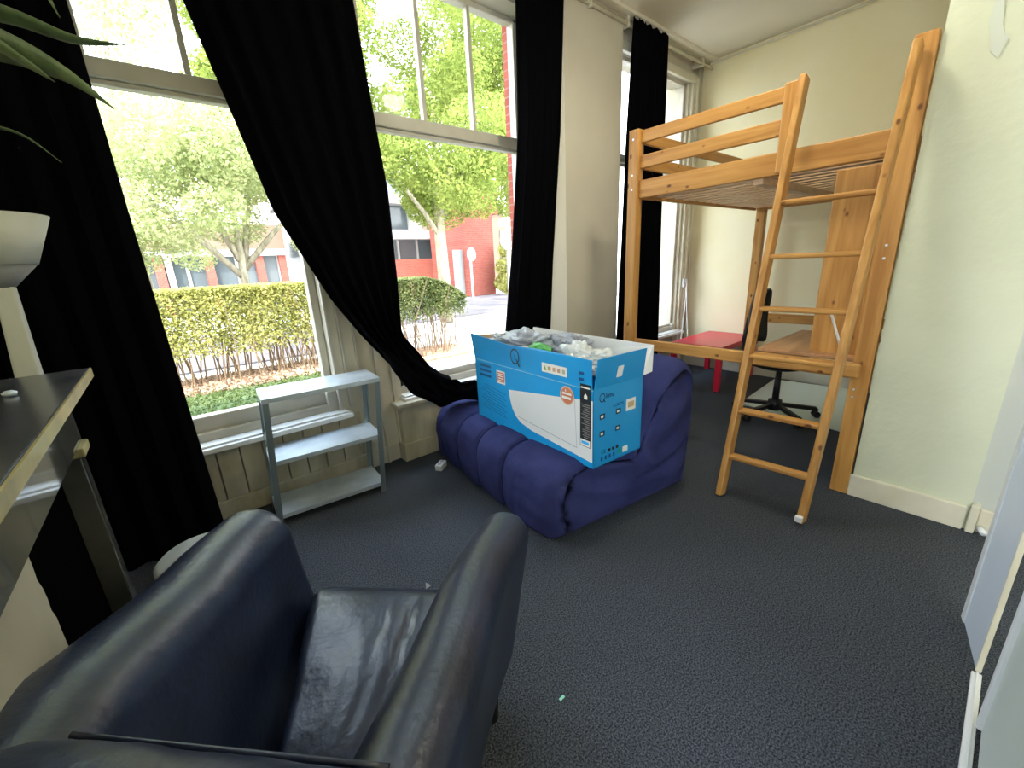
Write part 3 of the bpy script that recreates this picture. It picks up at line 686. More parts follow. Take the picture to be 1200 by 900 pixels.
# ------------------------------------------------------------ armchair
def armchair():
    A_ = empty('armchair')
    Fd = Vector((.70,.714,0)).normalized(); Rd = Vector((Fd.y, -Fd.x, 0))
    def roll(name, ctrl, half, lean, bot=.09, cap=.045):
        """upholstered roll swept along a centre line (x, y, top height); sides drawn in towards the floor by lean"""
        pts = []; n = len(ctrl)
        for i in range(n-1):
            p0_, p1_, p2_, p3_ = [Vector(c) for c in (ctrl[max(i-1,0)], ctrl[i], ctrl[i+1], ctrl[min(i+2,n-1)])]
            for k in range(12):
                t_ = k/12; pts.append(.5*((2*p1_)+(p2_-p0_)*t_+(2*p0_-5*p1_+4*p2_-p3_)*t_*t_+(3*p1_-p0_-3*p2_+p3_)*t_**3))
        pts.append(Vector(ctrl[-1])); N = len(pts); K = 48; rows = []
        def sec(c, side, top, hf):
            out = []
            for k in range(K):
                a = 2*PI*k/K; ca, sa = math.cos(a), math.sin(a); x = hf*math.copysign(abs(ca)**.85, ca)
                if sa >= 0: z = top - hf + hf*sa
                else:
                    f_ = min(1, -sa*1.02); z = (top-hf) - (top-hf-bot)*f_; x = hf*math.copysign(min(1, abs(ca)*2.4), ca)*(1-.10*f_)
                out.append(Vector((c.x, c.y, 0)) + side*(x - lean*(top-z)) + Vector((0, 0, z)))
            return out
        for i, p in enumerate(pts):
            d = pts[min(i+1,N-1)]-pts[max(i-1,0)]; d.z = 0; d.normalize(); side = Vector((d.y, -d.x, 0)); L_ = i/(N-1)
            rows.append((sec(p, side, p.z, half), d, p))
        def caps(r_, d, sg):
            se, _, p = r_; out = []
            for k in range(1, 9):
                a = k/8*PI/2; c_, f_ = math.cos(a), math.sin(a)*cap*sg; kk = 1-(1-c_)*(half*1.0)/half
                row = []
                mid = sum(se, Vector())/len(se)
                for q in se:
                    ax = mid + (q-mid)*1.0; w_ = max(0, 1-cap/half*(1-c_)) if k < 8 else .01
                    h_ = 1-.16*(1-c_) if k < 8 else .01
                    row.append(Vector((mid.x+(q.x-mid.x)*w_, mid.y+(q.y-mid.y)*w_, mid.z+(q.z-mid.z)*h_)) + d*f_)
                out.append(row)
            return out
        R_ = caps(rows[0], rows[0][1], -1)[::-1] + [r_[0] for r_ in rows] + caps(rows[-1], rows[-1][1], 1)
        V = []
        for row in R_:
            for q in row:
                nz = noise.noise(q*6)*.003 + noise.noise(Vector((q.x*26, q.y*26, q.z*7)))*.0010
                V.append((q.x+nz, q.y+nz, q.z+nz*.7))
        Fc = [(i*K+j, i*K+(j+1)%K, (i+1)*K+(j+1)%K, (i+1)*K+j) for i in range(len(R_)-1) for j in range(K)]
        return rawmesh(name, V, Fc, leather, A_, True)
    roll('armrest', [(.055,1.335,.655),(-.04,1.20,.675),(-.117,1.05,.70),(-.20,.90,.745),(-.262,.765,.785),(-.295,.63,.82)], .098, .14)
    roll('armrest', [(.605,.795,.65),(.41,.655,.69),(.215,.475,.735),(.09,.36,.77),(.02,.28,.80)], .072, -.14)
    roll('backrest', [(-.265,.56,.86),(-.16,.45,.868),(-.02,.30,.865),(.045,.225,.855)], .10, 0)
    Nn = 30; bm = bmesh.new()
    tube(bm, [Vector((-.265,.56,.80)).lerp(Vector((.01,.27,.80)), k/12) + Fd*.102 for k in range(13)], .004, 6); finish('piping', bm, leather, A_, smooth=True)
    # seat cushion: bulged, wrinkled
    fl, fr, bl, br = Vector((.17,1.245)), Vector((.585,.83)), Vector((-.10,.60)), Vector((.13,.40))
    P2 = []; n1, n2 = 70, 60
    for i in range(n1+1):
        u = i/n1; row = []
        for j in range(n2+1):
            v_ = j/n2; p = fl.lerp(fr, v_).lerp(bl.lerp(br, v_), u)
            e = min(1, v_/.08, (1-v_)/.08); edge = 1-(1-e)**2
            ef = min(1, u/.10); edgef = math.sqrt(max(0, 1-(1-ef)**2))
            z = .335 + .075*edge**.5*1.0 + .018*math.sin(PI*v_)*math.sin(PI*min(1,u*1.2)) - .11*(1-edgef)
            z += .005*noise.noise(Vector((p.x*7, p.y*7, 0)))
            # pulled creases running front to back on the right half
            cr_ = math.exp(-((u-.30)/.16)**2)*math.exp(-((v_-.62)/.18)**2)
            z -= .009*cr_*max(0, math.sin(42*v_+7*u+1.5*noise.noise(Vector((u*9, v_*4, 0)))))**2
            z += .0008*math.sin(28*v_+30*u*noise.noise(Vector((u*2, v_*2, 5))))*math.sin(PI*u)
            row.append((p.x + Fd.x*.03*(1-ef), p.y + Fd.y*.03*(1-ef), z))
        P2.append(row)
    front_row = P2[0]
    pre = []
    for k in range(6, 0, -1):
        pre.append([(x+Fd.x*.012*math.sin(k), y+Fd.y*.012*math.sin(k)*0, .10 + (z-.10)*(1-k/6)) for x, y, z in front_row])
    gridmesh('seat_cushion', pre+P2, leather, A_)
    for a, b in ((.11,1.25),(.50,.78),(-.10,.50),(.06,.38)):
        bm = bmesh.new(); tube(bm, [(a, b, 0), (a, b, .1)], [.018, .024], 12); finish('leg', bm, blackp, A_)
    return tag(A_, 'dark navy leather tub armchair with creased seat, in the foreground', 'armchair')
armchair()

# ------------------------------------------------------------ fireplace
FP = empty('fireplace')
bm = bmesh.new(); bx(bm, -.50, -.188, .30, 1.60, 1.074, 1.10); o = finish('mantel_shelf', bm, marble, FP, bevel=.003)
bm = bmesh.new(); bx(bm, -.188, -.184, .30, 1.602, 1.075, 1.099); finish('shelf_edge', bm, marblee, FP)['label'] = 'worn yellowish front edge'
bm = bmesh.new(); bx(bm, -.50, -.245, .34, 1.575, .91, 1.072); finish('frieze', bm, marble2, FP, bevel=.003)
bm = bmesh.new(); bx(bm, -.50, -.235, 1.49, 1.585, .885, .91); finish('frieze_moulding', bm, marblee, FP, bevel=.004)
bm = bmesh.new(); bx(bm, -.50, -.25, 1.515, 1.575, .12, .885); finish('pilaster', bm, marble2, FP, bevel=.003)
bm = bmesh.new(); bx(bm, -.50, -.235, 1.485, 1.59, 0, .36); finish('pilaster_block', bm, noisy(mat('grey_marble', (.3,.3,.3), .2), (.2,.2,.2), (.42,.42,.41), 8, 5), FP, bevel=.004)
bm = bmesh.new(); bx(bm, -.50, -.30, 1.02, 1.515, 0, .91); finish('firebox', bm, mat('inset_black', (.002,.002,.002), 1, spec=0), FP)  # plain black block filling the fireplace opening
# beige closing board with a ragged painted edge
ys_ = [1.035+.012*noise.noise(Vector((k*1.7,0,0)))+.008*noise.noise(Vector((k*5.1,3,0))) for k in range(40)]
bm = bmesh.new(); lo, hi = [], []
q = [(.34, 0.0)] + [(ys_[k]-.0+.02*(1-k/39), .91*k/39) for k in range(40)] + [(.34,.91)]
lo = [bm.verts.new((-.275, a, b)) for a, b in q]; hi = [bm.verts.new((-.30, a, b)) for a, b in q]
bm.faces.new(lo); bm.faces.new(hi[::-1])
for i in range(len(q)): j = (i+1) % len(q); bm.faces.new((lo[i], lo[j], hi[j], hi[i]))
finish('closing_board', bm, noisy(mat('beige_board', (.40,.37,.28), .8), (.33,.30,.225), (.42,.39,.30), 3, 3), FP)
tag(FP, 'fireplace surround of dark polished marble at the left edge of the room', 'fireplace')
bm = bmesh.new(); lathe(bm, [(.0,0),(.010,.001),(.012,.008),(.006,.012),(.0,.012)], -.285, 1.33, 16, 1.10)
tag(finish('shiny_button', bm, galv, smooth=True), 'tiny shiny metal button lying on the mantel shelf', 'button')

# floor lamp behind the mantel
FL = empty('floor_lamp'); lx, ly = -.33, 1.86
bm = bmesh.new(); lathe(bm, [(.133,1.515),(.137,1.515),(.082,1.383),(.078,1.383),(.130,1.51)], lx, ly, 48); finish('lamp_shade', bm, lampw, FL, smooth=True)
bm = bmesh.new(); lathe(bm, [(.0,1.384),(.080,1.383),(.022,1.322),(.0,1.322)], lx, ly, 40); finish('shade_cup', bm, lampg, FL, smooth=True)
bm = bmesh.new(); 
for k in range(2):
    pass
q0, q1 = .020, .050
vs0 = [bm.verts.new((lx+a*q0, ly+b*q0, 1.325)) for a, b in ((-1,-1),(1,-1),(1,1),(-1,1))]; vs1 = [bm.verts.new((lx-.085+a*q1, ly+b*q1, .03)) for a, b in ((-1,-1),(1,-1),(1,1),(-1,1))]
bm.faces.new(vs0); bm.faces.new(vs1[::-1])
for i in range(4): bm.faces.new((vs1[i], vs1[(i+1)%4], vs0[(i+1)%4], vs0[i]))
finish('pole', bm, lampw, FL, bevel=.006)
bm = bmesh.new(); lathe(bm, [(0,0),(.13,0),(.13,.02),(.1,.03),(0,.03)], lx-.085, ly, 36); finish('base', bm, lampw, FL, smooth=True)
tag(FL, 'white uplighter floor lamp with cone shade beyond the mantel shelf', 'floor lamp')

# plant on the mantel, leaves reaching into view
PL = empty('potted_plant'); px0, py0 = -.39, .98
bm = bmesh.new(); lathe(bm, [(0,1.10),(.07,1.10),(.095,1.25),(.10,1.25),(.10,1.27),(.085,1.27),(.08,1.24),(0,1.24)], px0, py0, 32); finish('pot', bm, mat('terracotta', (.35,.14,.07), .8), PL, smooth=True)
bm = bmesh.new(); tube(bm, [(px0, py0, 1.22), (px0+.01, py0, 1.4), (px0+.03, py0-.02, 1.58)], [.014, .012, .009], 10); finish('stem', bm, bark, PL, smooth=True)
def leaf(pts, wid, tw=0):
    pts = [Vector(p) for p in pts]; cv = []
    n = len(pts)
    for i in range(n-1):
        p0_, p1_, p2_, p3_ = pts[max(i-1,0)], pts[i], pts[i+1], pts[min(i+2,n-1)]
        for k in range(6):
            t_ = k/6; cv.append(.5*((2*p1_)+(p2_-p0_)*t_+(2*p0_-5*p1_+4*p2_-p3_)*t_*t_+(3*p1_-p0_-3*p2_+p3_)*t_**3))
    cv.append(pts[-1]); N = len(cv); G = []
    for i, p in enumerate(cv):
        u = i/(N-1); d = (cv[min(i+1,N-1)]-cv[max(i-1,0)]).normalized(); sd = d.cross(Vector((.35,.45,.9+tw))).normalized(); up = sd.cross(d)
        w_ = wid*max(.015, math.sin(PI*min(1, u*.9+.1))**.8*(1-u)**.45*1.2)
        if u < .1: w_ *= .5+5*u
        G.append([tuple(p + sd*w_*s + up*(abs(s)*w_*.35)) for s in (-1,-.5,0,.5,1)])
    return gridmesh('leaf', G, plantg, PL, solid=.0012)
T0 = (px0+.03, py0-.02, 1.58)
leaf([T0, (-.22,.93,1.645), (-.09,.90,1.652), (-.015,.90,1.642), (.042,.90,1.652)], .022, 1.2)
leaf([T0, (-.22,.95,1.625), (-.11,.91,1.622), (-.04,.90,1.600), (.010,.90,1.565)], .030, -.3)
leaf([T0, (-.24,.92,1.66), (-.13,.90,1.64), (-.07,.90,1.605), (-.045,.90,1.588)], .016, -.2)
leaf([T0, (-.24,.90,1.74), (-.13,.89,1.78), (-.045,.88,1.715), (-.02,.88,1.66)], .014, 0)
leaf([T0, (-.26,.96,1.60), (-.16,.94,1.54), (-.10,.93,1.525), (-.065,.92,1.49)], .005, 0)
leaf([T0, (-.42,.90,1.72), (-.46,.80,1.75), (-.47,.70,1.66)], .025, 0)
leaf([T0, (-.40,1.06,1.72), (-.42,1.16,1.74), (-.44,1.26,1.62)], .025, 0)
leaf([T0, (-.30,.84,1.70), (-.28,.70,1.72), (-.26,.60,1.62)], .025, 0)
tag(PL, 'long-leaved green potted plant, its leaves reaching in at the top left', 'plant')

# stool behind the armchair's left arm
ST = empty('stool')
sx0, sy0 = -.075, 1.58
bm = bmesh.new(); lathe(bm, [(0,.41),(.11,.41),(.125,.425),(.125,.44),(.11,.455),(0,.46)], sx0, sy0, 40); finish('seat', bm, mat('pale_grey_seat', (.36,.38,.36), .5), ST, smooth=True)
for k in range(4):
    a = PI/4+k*PI/2; bm = bmesh.new(); tube(bm, [(sx0+.08*math.cos(a), sy0+.08*math.sin(a), .41), (sx0+.12*math.cos(a), sy0+.12*math.sin(a), 0)], .012, 10); finish('leg', bm, steel, ST, smooth=True)
tag(ST, 'round pale grey stool mostly hidden behind the armchair, before the black curtain', 'stool')

# ------------------------------------------------------------ small things on the floor
def adapter():
    A_ = empty('power_strip')
    ang = math.radians(35); M_ = Matrix.Translation((1.225,2.30,0)) @ Matrix.Rotation(ang, 4, 'Z')
    bm = bmesh.new(); bx(bm, -.045,.045,-.025,.025,0,.042); bmesh.ops.transform(bm, matrix=M_, verts=bm.verts); finish('housing', bm, plug_m, A_, bevel=.006)
    bm = bmesh.new()
    for s in (-.02,.02): tube(bm, [M_ @ Vector((s,0,.0415)), M_ @ Vector((s,0,.0435))], .014, 14)
    finish('socket_face', bm, mat('grey_plastic', (.4,.42,.45), .4), A_)
    tag(A_, 'small white double socket adapter on the carpet by the sofa', 'adapter')
adapter()
bm = bmesh.new(); bx(bm, .688,.708,.676,.684,0,.005)
tag(finish('candy_wrapper', bm, mat('mint', (.30,.75,.60), .4), bevel=.002), 'tiny mint green scrap on the carpet in the foreground', 'scrap')
bm = bmesh.new(); vv = [bm.verts.new(p) for p in ((.605,1.385,.002),(.632,1.39,.002),(.618,1.41,.012))]; bm.faces.new(vv)
o = finish('paper_scrap', bm, mat('grey_scrap', (.25,.26,.28), .6)); o.modifiers.new('s','SOLIDIFY').thickness = .001
tag(o, 'tiny grey paper scrap on the carpet in front of the armchair seat', 'scrap')

# ------------------------------------------------------------ closet / doors at the right edge
bm = bmesh.new(); bx(bm, .55, 1.72, -.158, -.135, 0, .012); bx(bm, .55, 1.72, -.150, -.145, .012, .02)
struct(finish('trim_9', bm, white_m, bevel=.003))
def prism(name, pts, z0, z1, m, par=None, bev=.004):
    bm = bmesh.new(); lo = [bm.verts.new((x, y, z0)) for x, y in pts]; hi = [bm.verts.new((x, y, z1)) for x, y in pts]; n = len(pts)
    bm.faces.new(lo); bm.faces.new(hi)
    for i in range(n): bm.faces.new((lo[i], lo[(i+1)%n], hi[(i+1)%n], hi[i]))
    return finish(name, bm, m, par, bevel=bev)
D1 = struct(prism('door_1', [(1.95,-.100),(1.722,-.141),(1.720,-.152),(1.945,-.118)], .02, 2.6, mat('door_blue_white', (.66,.73,.84), .3)))
prism('door_edge', [(1.7205,-.140),(1.712,-.140),(1.712,-.154),(1.7205,-.154)], .02, 2.6, trim_m, D1, .002)
prism('door_moulding', [(1.97,-.092),(1.935,-.0985),(1.937,-.106),(1.97,-.100)], .02, 2.6, white_m, D1, .003)
D2 = struct(box('door_2', .40, 1.48, -.20, -.166, .02, 2.6, mat('door_pale', (.66,.73,.70), .35)))
bm = bmesh.new(); bx(bm, 1.475, 1.505, -.205, -.154, .02, 2.6); finish('door_edge_strip', bm, white_m, D2, bevel=.006)
struct(box('wall_partition', .3, RX, -.20, -.12, 2.6, CE, wall_m))
bm = bmesh.new(); tube(bm, [(RX-.02, -.10, .035), (RX-.06, -.115, .035)], .014, 12)
tag(finish('pipe_stub', bm, white_m, smooth=True), 'short white pipe stub low in the corner beside the white door', 'pipe')
# cord and shade of the added fill lamp, hung above the view
CL = empty('fill_lamp')
bm = bmesh.new(); tube(bm, [(2.25, 1.05, 3.24), (2.25, 1.05, 3.12)], .006, 8); lathe(bm, [(0,3.239),(.05,3.235),(.055,3.215),(0,3.21)], 2.25, 1.05, 24); finish('cord', bm, lampw, CL, smooth=True)
bm = bmesh.new(); lathe(bm, [(.0,3.12),(.04,3.12),(.045,3.10),(.20,2.95),(.203,2.95),(.05,3.105)], 2.25, 1.05, 40); finish('lamp_shade', bm, lampw, CL, smooth=True)
tag(CL, 'added white cone-shaded fill lamp hanging out of view in the middle of the room', 'ceiling lamp')

# ================================================================== outside
struct(box('ground', -30, 45, 2.95, 60, -.25, -.02, noisy(mat('pavement', (.5,.47,.44), .9), (.40,.37,.34), (.62,.58,.54), .9, 5)))
bm = bmesh.new(); bx(bm, -12, 2.5, 2.96, 5.95, -.03, .0)
lawn = finish('lawn', bm, noisy(mat('grass', (.12,.22,.04), .95), (.06,.085,.03), (.12,.16,.06), 14, 6)); struct(lawn)
bm = bmesh.new(); bx(bm, -12, 2.5, 5.95, 7.0, -.03, .01); bx(bm, 2.5, 3.8, 5.4, 6.4, -.03, .01)
struct(finish('soil_bed', bm, noisy(mat('leaf_litter', (.3,.17,.1), .95), (.22,.11,.06), (.52,.33,.22), 12, 6)))
bm = bmesh.new(); bx(bm, 3.9, 45, 9.6, 15.3, -.02, .002); bx(bm, -30, 3.9, 7.6, 12.0, -.02, .002)
struct(finish('road', bm, noisy(mat('road_bricks', (.24,.19,.20), .9), (.11,.09,.095), (.22,.18,.18), 1.2, 5)))
def leaves_mesh(name, centres, size, m, parent=None, jitter=.4, flat=0):
    n = len(centres)
    c = np.asarray(centres, float); s = size*(1-jitter+2*jitter*rng.random(n))[:, None]
    a = rng.normal(size=(n, 3)); a /= np.linalg.norm(a, axis=1)[:, None]
    b = rng.normal(size=(n, 3)); b -= a*(a*b).sum(1)[:, None]; b /= np.linalg.norm(b, axis=1)[:, None]
    v = np.empty((n, 4, 3)); v[:, 0] = c-a*s; v[:, 1] = c-b*s*.55; v[:, 2] = c+a*s; v[:, 3] = c+b*s*.55
    me = bpy.data.meshes.new(name); me.vertices.add(n*4); me.loops.add(n*4); me.polygons.add(n)
    me.vertices.foreach_set('co', v.reshape(-1)); me.loops.foreach_set('vertex_index', np.arange(n*4)); me.polygons.foreach_set('loop_start', np.arange(0, n*4, 4)); me.polygons.foreach_set('loop_total', np.full(n, 4))
    me.update(); me.materials.append(m)
    o = bpy.data.objects.new(name, me); C.objects.link(o)
    if parent is not None: o.parent = parent
    return o
def blobs(bl, n):
    out = []
    w_ = np.array([b[3]**2 for b in bl]); w_ = w_/w_.sum()
    idx = rng.choice(len(bl), n, p=w_)
    d = rng.normal(size=(n, 3)); d /= np.linalg.norm(d, axis=1)[:, None]
    r_ = (.45+.6*rng.random(n)**.6)
    bb = np.array([b[:4] for b in bl])[idx]
    return bb[:, :3] + d*r_[:, None]*bb[:, 3:4]*np.array([1, 1, .8])
# hedge
def hedge(name, x0, x1, y0, y1, zt, n, label, mtl, rounded=False, zlow=.35):
    H_ = empty(name)
    x = rng.uniform(x0, x1, n); y = rng.uniform(y0, y1, n); 
    z = zlow + (zt-zlow)*rng.random(n)**.75
    face = rng.random(n); y = np.where(face < .55, y0 + .12*rng.random(n), y); z = np.where((face > .55) & (face < .85), zt - .10*rng.random(n), z)
    top = zt + .04*np.sin(x*2.1) + .03*np.sin(x*5.3+1)
    if rounded: top = zt - .35*np.clip((x-(x1-.9))/.9, 0, 1)**2
    z = np.minimum(z, top + .02*rng.random(n))
    dens = zlow + .25*rng.random(n)
    keep = (z > dens) | (rng.random(n) < .25)
    leaves_mesh('foliage', np.stack([x, y, z], 1)[keep], .020, mtl, H_)
    bm = bmesh.new()
    for k in range(int((x1-x0)*42)):
        bx_, by_ = random.uniform(x0, x1), random.uniform(y0, y1); hh = random.uniform(.5, .98)*zt
        tube(bm, [(bx_, by_, 0), (bx_+random.uniform(-.1,.1), by_+random.uniform(-.08,.08), hh*.5), (bx_+random.uniform(-.22,.22), by_+random.uniform(-.15,.1), hh)], [.010,.007,.003], 4, False)
    finish('stems', bm, twig_m, H_)
    return tag(H_, label, 'hedge')
hedge('hedge', -4.0, 2.3, 6.2, 6.9, 1.215, 95000, 'long clipped yellow-green hedge outside the left window', leaf_hedge)
hedge('hedge', 2.35, 3.75, 5.6, 6.3, 1.19, 20000, 'darker rounded end of the hedge with bare twigs, outside the middle window', leaf_shrub, True, .55)
leaves_mesh('leaf_litter', np.stack([rng.uniform(-4, 2.5, 6000), rng.uniform(5.9, 6.9, 6000), rng.uniform(.01, .04, 6000)], 1), .03, leafmat('dry_leaves', (.30,.19,.12), (.60,.47,.36), .1, 6))['kind'] = 'stuff'
gx = rng.uniform(-3, 2.5, 20000); gy = rng.uniform(3.1, 6.0, 20000)
g_ = leaves_mesh('grass_blades', np.stack([gx, gy, rng.uniform(.0, .035, 20000)], 1), .018, leafmat('grass_leaf', (.07,.10,.03), (.17,.21,.08), .2, 3)); g_['kind'] = 'stuff'
def tree(base, trunk_pts, radii, branches, bl, n, size, mtl, label):
    T_ = empty('tree')
    bm = bmesh.new(); tube(bm, trunk_pts, radii, 12); finish('trunk', bm, bark, T_, smooth=True)
    for b in branches:
        bm = bmesh.new(); tube(bm, b, [.05*(1-i/len(b))+.012 for i in range(len(b))], 7); finish('branch', bm, bark, T_, smooth=True)
    leaves_mesh('foliage', blobs(bl, n), size, mtl, T_)
    return tag(T_, label, 'tree', 'garden trees outside the windows')
random.seed(11)
def crown(cx, cy, z0, z1, r_, k, br):
    out = []
    for i in range(k):
        a = random.uniform(0, 2*PI); q = random.random()**.5*r_; z = random.uniform(z0, z1)
        out.append((cx+q*math.cos(a), cy+q*math.sin(a), z, br*random.uniform(.7, 1.3)))
    return out
# street tree seen through the middle window
tb = (5.4, 9.0)
br = [[(5.4,9,2.0),(5.0,8.9,2.5),(4.5,8.8,3.0),(4.1,8.6,3.8)], [(5.42,9,2.2),(5.8,9.1,2.8),(6.3,9.1,3.5)], [(5.44,9,2.6),(5.2,9.2,3.4),(5.0,9.3,4.6)], [(5.45,9,2.8),(5.9,8.8,3.8),(6.2,8.7,5.0)]]
tree(tb, [(5.38,9,0),(5.41,9,1),(5.40,9,2),(5.46,9,3),(5.5,9,5)], [.17,.145,.13,.10,.04], br, crown(5.3, 8.9, 2.75, 6.8, 2.2, 40, .65), 80000, .038, leaf_tree, 'leafy street tree with pale trunk filling the middle window')
# spreading tree outside the left window
br = [[(1.25,9,1.3),(.7,8.9,2.0),(.1,8.8,2.6),(-.5,8.6,3.2)], [(1.25,9,1.4),(1.9,9,2.1),(2.5,9,2.6)], [(1.25,9,1.6),(.9,9,2.6),(.6,9,3.8)], [(1.3,9,1.5),(1.6,9.2,2.6),(1.8,9.3,3.5)]]
tree((1.25,9), [(1.25,9,0),(1.22,9,.8),(1.28,9,1.6),(1.3,9,2.6)], [.10,.085,.065,.03], br, crown(1.3, 9.0, 1.75, 3.5, 1.75, 26, .50), 48000, .030, leaf_tree2, 'small spreading tree with airy pale foliage outside the left window')
# taller darker tree further right, behind the sweep of curtain
br = [[(3.4,11,2.4),(2.6,10.8,3.6),(2.2,10.7,5.0)], [(3.4,11,2.6),(4.2,11,4.0)], [(3.4,11,3),(3.2,11,5)]]
tree((3.4,11), [(3.4,11,0),(3.42,11,1.5),(3.4,11,3),(3.4,11,5)], [.16,.14,.10,.04], br, crown(3.2, 10.8, 3.2, 7.0, 1.6, 24, .7), 40000, .042, leaf_tree, 'tall green tree behind the middle curtain, right of the pale airy tree')
# thin sapling with sparse leaves at the top left
br = [[(-.1,10,2.5),(.4,10,3.6),(.7,10,4.6)], [(-.1,10,2.4),(-.5,10,3.6),(-.8,9.9,4.7)], [(-.1,10,3),(.1,10,4.2),(.3,10,5.4)]]
tree((-.1,10), [(-.1,10,0),(-.1,10,1.5),(-.1,10,3),(-.05,10,4.5)], [.08,.07,.05,.02], br, crown(.1, 10, 3.0, 6.4, 1.2, 16, .55), 6500, .038, leaf_tree2, 'thin sparse-leaved tree against the bright sky at the top left')
tree((10.5,12.5), [(10.5,12.5,0),(10.5,12.5,2.5),(10.6,12.5,5)], [.2,.17,.06], [[(10.5,12.5,2.6),(9.4,12.3,4),(8.8,12.3,5)]], crown(10.0, 12.4, 4.2, 8.5, 2.7, 22, 1.0), 32000, .058, leaf_tree, 'large green tree rising behind the street lamp')

# buildings
brick = bpy.data.materials.new('red_brick'); brick.use_nodes = True; t = brick.node_tree; bk = t.nodes.new('ShaderNodeTexBrick'); co = t.nodes.new('ShaderNodeTexCoord'); mp = t.nodes.new('ShaderNodeMapping')
mp.inputs['Rotation'].default_value = (PI/2, 0, 0)
bk.inputs['Color1'].default_value = (.27,.05,.035,1); bk.inputs['Color2'].default_value = (.33,.075,.05,1); bk.inputs['Mortar'].default_value = (.28,.15,.12,1); bk.inputs['Scale'].default_value = 4
t.links.new(co.outputs['Object'], mp.inputs[0]); t.links.new(mp.outputs[0], bk.inputs[0]); t.links.new(bk.outputs[0], t.nodes['Principled BSDF'].inputs['Base Color']); t.nodes['Principled BSDF'].inputs['Roughness'].default_value = .9
conc = mat('pale_concrete', (.38,.37,.35), .8); dglass = mat('dark_window_glass', (.10,.12,.13), .15); roofm = mat('slate_roof', (.14,.15,.17), .7); brownr = mat('brown_cladding', (.20,.13,.09), .8)
def bpart(name, x0, x1, y0, y1, z0, z1, m, par): return box(name, x0, x1, y0, y1, z0, z1, m, par)
# modern building left of the tower (middle window)
b1 = empty('office_building')
bpart('wall', 6.0, 11.2, 19.1, 24, 0, 1.75, brick, b1); bpart('glass_front', 5.0, 11.6, 19.4, 24, 1.75, 2.7, dglass, b1)
bpart('cornice', 4.6, 12.2, 18.7, 19.4, 2.65, 3.05, conc, b1); bpart('glass_front', 5.0, 10.4, 19.6, 24, 3.05, 4.2, dglass, b1); bpart('cornice', 4.8, 10.6, 18.9, 24, 4.2, 4.6, conc, b1)
rf = bpart('roof', 5.2, 10.2, 19.6, 24, 4.6, 5.7, roofm, b1)
for x in (6.2,7.2,8.2,9.2,10.2,11.2): bpart('window_post', x, x+.08, 19.3, 19.4, 1.75, 2.65, conc, b1)
bpart('upright', 10.0, 10.5, 19.0, 19.6, 3.05, 4.2, conc, b1)
tag(b1, 'low modern building with pale bands and dark glass beyond the street, left of the trunk', 'building')
b2 = empty('brick_tower')
bpart('wall', 10.6, 12.1, 15.6, 18.6, 0, 3.6, brick, b2); bpart('upper_block', 11.7, 13.2, 16.5, 18.6, 3.6, 5.0, brick, b2); bpart('door', 10.2, 10.6, 15.9, 16.1, 0, 2.0, mat('grey_door', (.35,.40,.40), .5), b2)
tag(b2, 'tall red brick block across the street, right of the tree trunk', 'building')
b3 = empty('low_building')
bpart('wall', -6, 4.45, 20.2, 24, 0, 2.1, dglass, b3); bpart('cladding', -6, 4.5, 20.0, 24, 2.35, 3.3, brownr, b3); bpart('roof_band', -6.2, 4.55, 19.8, 24, 2.1, 2.35, conc, b3)
for i, x in enumerate((.1, 1.6, 3.3, 4.15)): bpart('brick_column', x, x+.28, 19.9, 20.2, 0, 2.1, brick, b3)
bpart('white_column', .42, .62, 19.8, 20.1, 0, 2.1, conc, b3)
for x in (-4, -2.2, 1.0, 2.6, 4.1): bpart('window_post', x, x+.1, 20.1, 20.2, .0, 2.1, conc, b3)
tag(b3, 'long low building with dark windows and brick columns beyond the hedge', 'building')
b4 = empty('house')
bpart('wall', 13.2, 26, 20, 28, 0, 4.2, brownr, b4); bpart('roof', 13, 26.2, 19.8, 28, 4.2, 4.7, conc, b4)
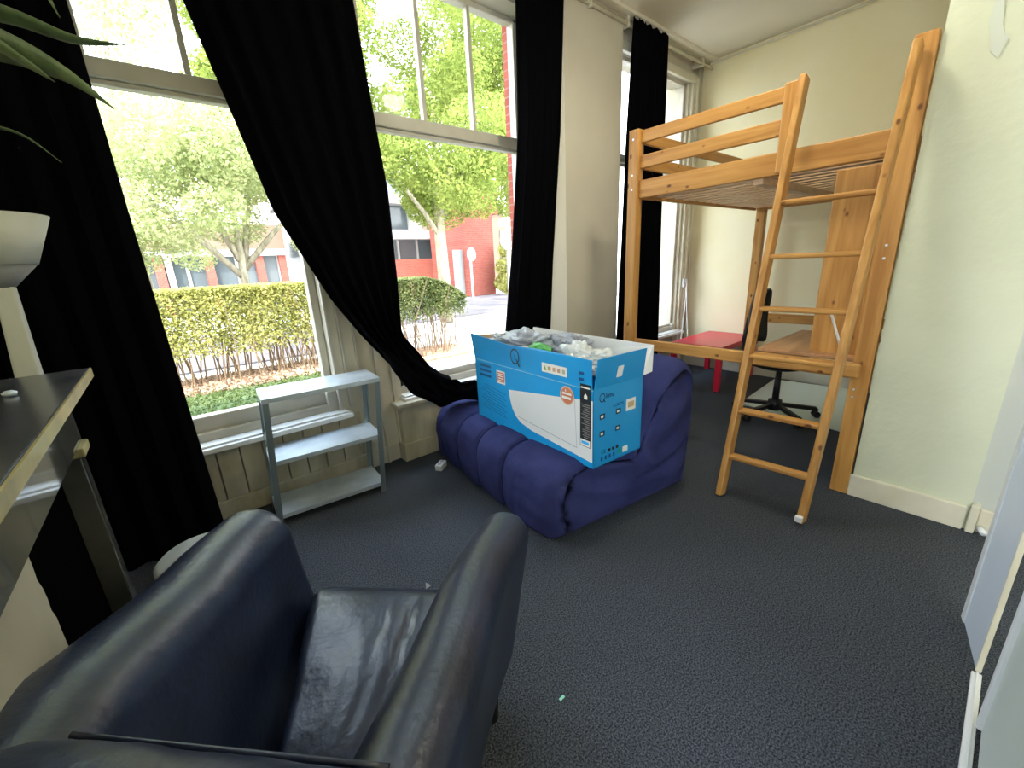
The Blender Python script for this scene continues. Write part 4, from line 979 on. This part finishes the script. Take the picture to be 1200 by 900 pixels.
for x in (14, 16, 18): bpart('window_pane', x, x+1, 19.95, 20.02, 1.2, 3.2, dglass, b4)
tag(b4, 'pale house at the end of the street, right of the brick tower', 'building')
# neighbouring brick facade seen at a slant through the far window
struct(box('trim_10', 2.53, 2.62, 2.90, 3.0, 0, 3.6, brick)); struct(box('trim_11', 4.63, 4.80, 2.951, 3.02, 0, 3.6, brick))
# street lamp with globe
SL = empty('street_lamp')
white_e = mat('white_enamel', (.85,.85,.85), .4)
bm = bmesh.new(); tube(bm, [(5.31, 6.42, -.02), (5.35, 6.42, 1.60)], .03, 12); finish('post', bm, white_e, SL, smooth=True)
bm = bmesh.new(); lathe(bm, [(.0,1.58),(.06,1.58),(.13,1.64),(.165,1.74),(.15,1.84),(.08,1.91),(0,1.93)], 5.35, 6.42, 28); finish('globe', bm, white_e, SL, smooth=True)
bm = bmesh.new(); lathe(bm, [(.04,2.0),(.04,1.92),(.06,1.92),(.06,2.0)], 5.35, 6.42, 16); lathe(bm, [(0,2.17),(.12,2.15),(.20,2.07),(.17,2.0),(0,1.99)], 5.35, 6.42, 28); finish('cap', bm, mat('cream_enamel', (.72,.68,.45), .5), SL, smooth=True)
tag(SL, 'white street lamp with round globe beside the right edge of the middle window', 'street lamp')
SG = empty('street_sign')
bm = bmesh.new(); tube(bm, [(10.1,14.6,0),(10.1,14.6,1.6)], .05, 10); finish('post', bm, mat('sign_post', (.55,.45,.45), .5), SG)
bm = bmesh.new(); tube(bm, [(10.1,14.56,1.75),(10.12,14.5,1.75)], .26, 20); finish('disc', bm, mat('sign_back', (.5,.52,.54), .5), SG)
tag(SG, 'round grey sign on a thin post in front of the red brick block', 'sign')
BS = empty('bush'); leaves_mesh('foliage', blobs([(12.2,14.9,.5,.55),(12.2,14.9,1.2,.5),(12.3,14.9,1.9,.4)], 2600), .07, leaf_hedge, BS)
bm = bmesh.new(); tube(bm, [(12.2,14.9,0),(12.2,14.9,1.4)], .04, 8); finish('stem', bm, bark, BS); tag(BS, 'upright yellow-green bush at the foot of the brick block', 'bush')
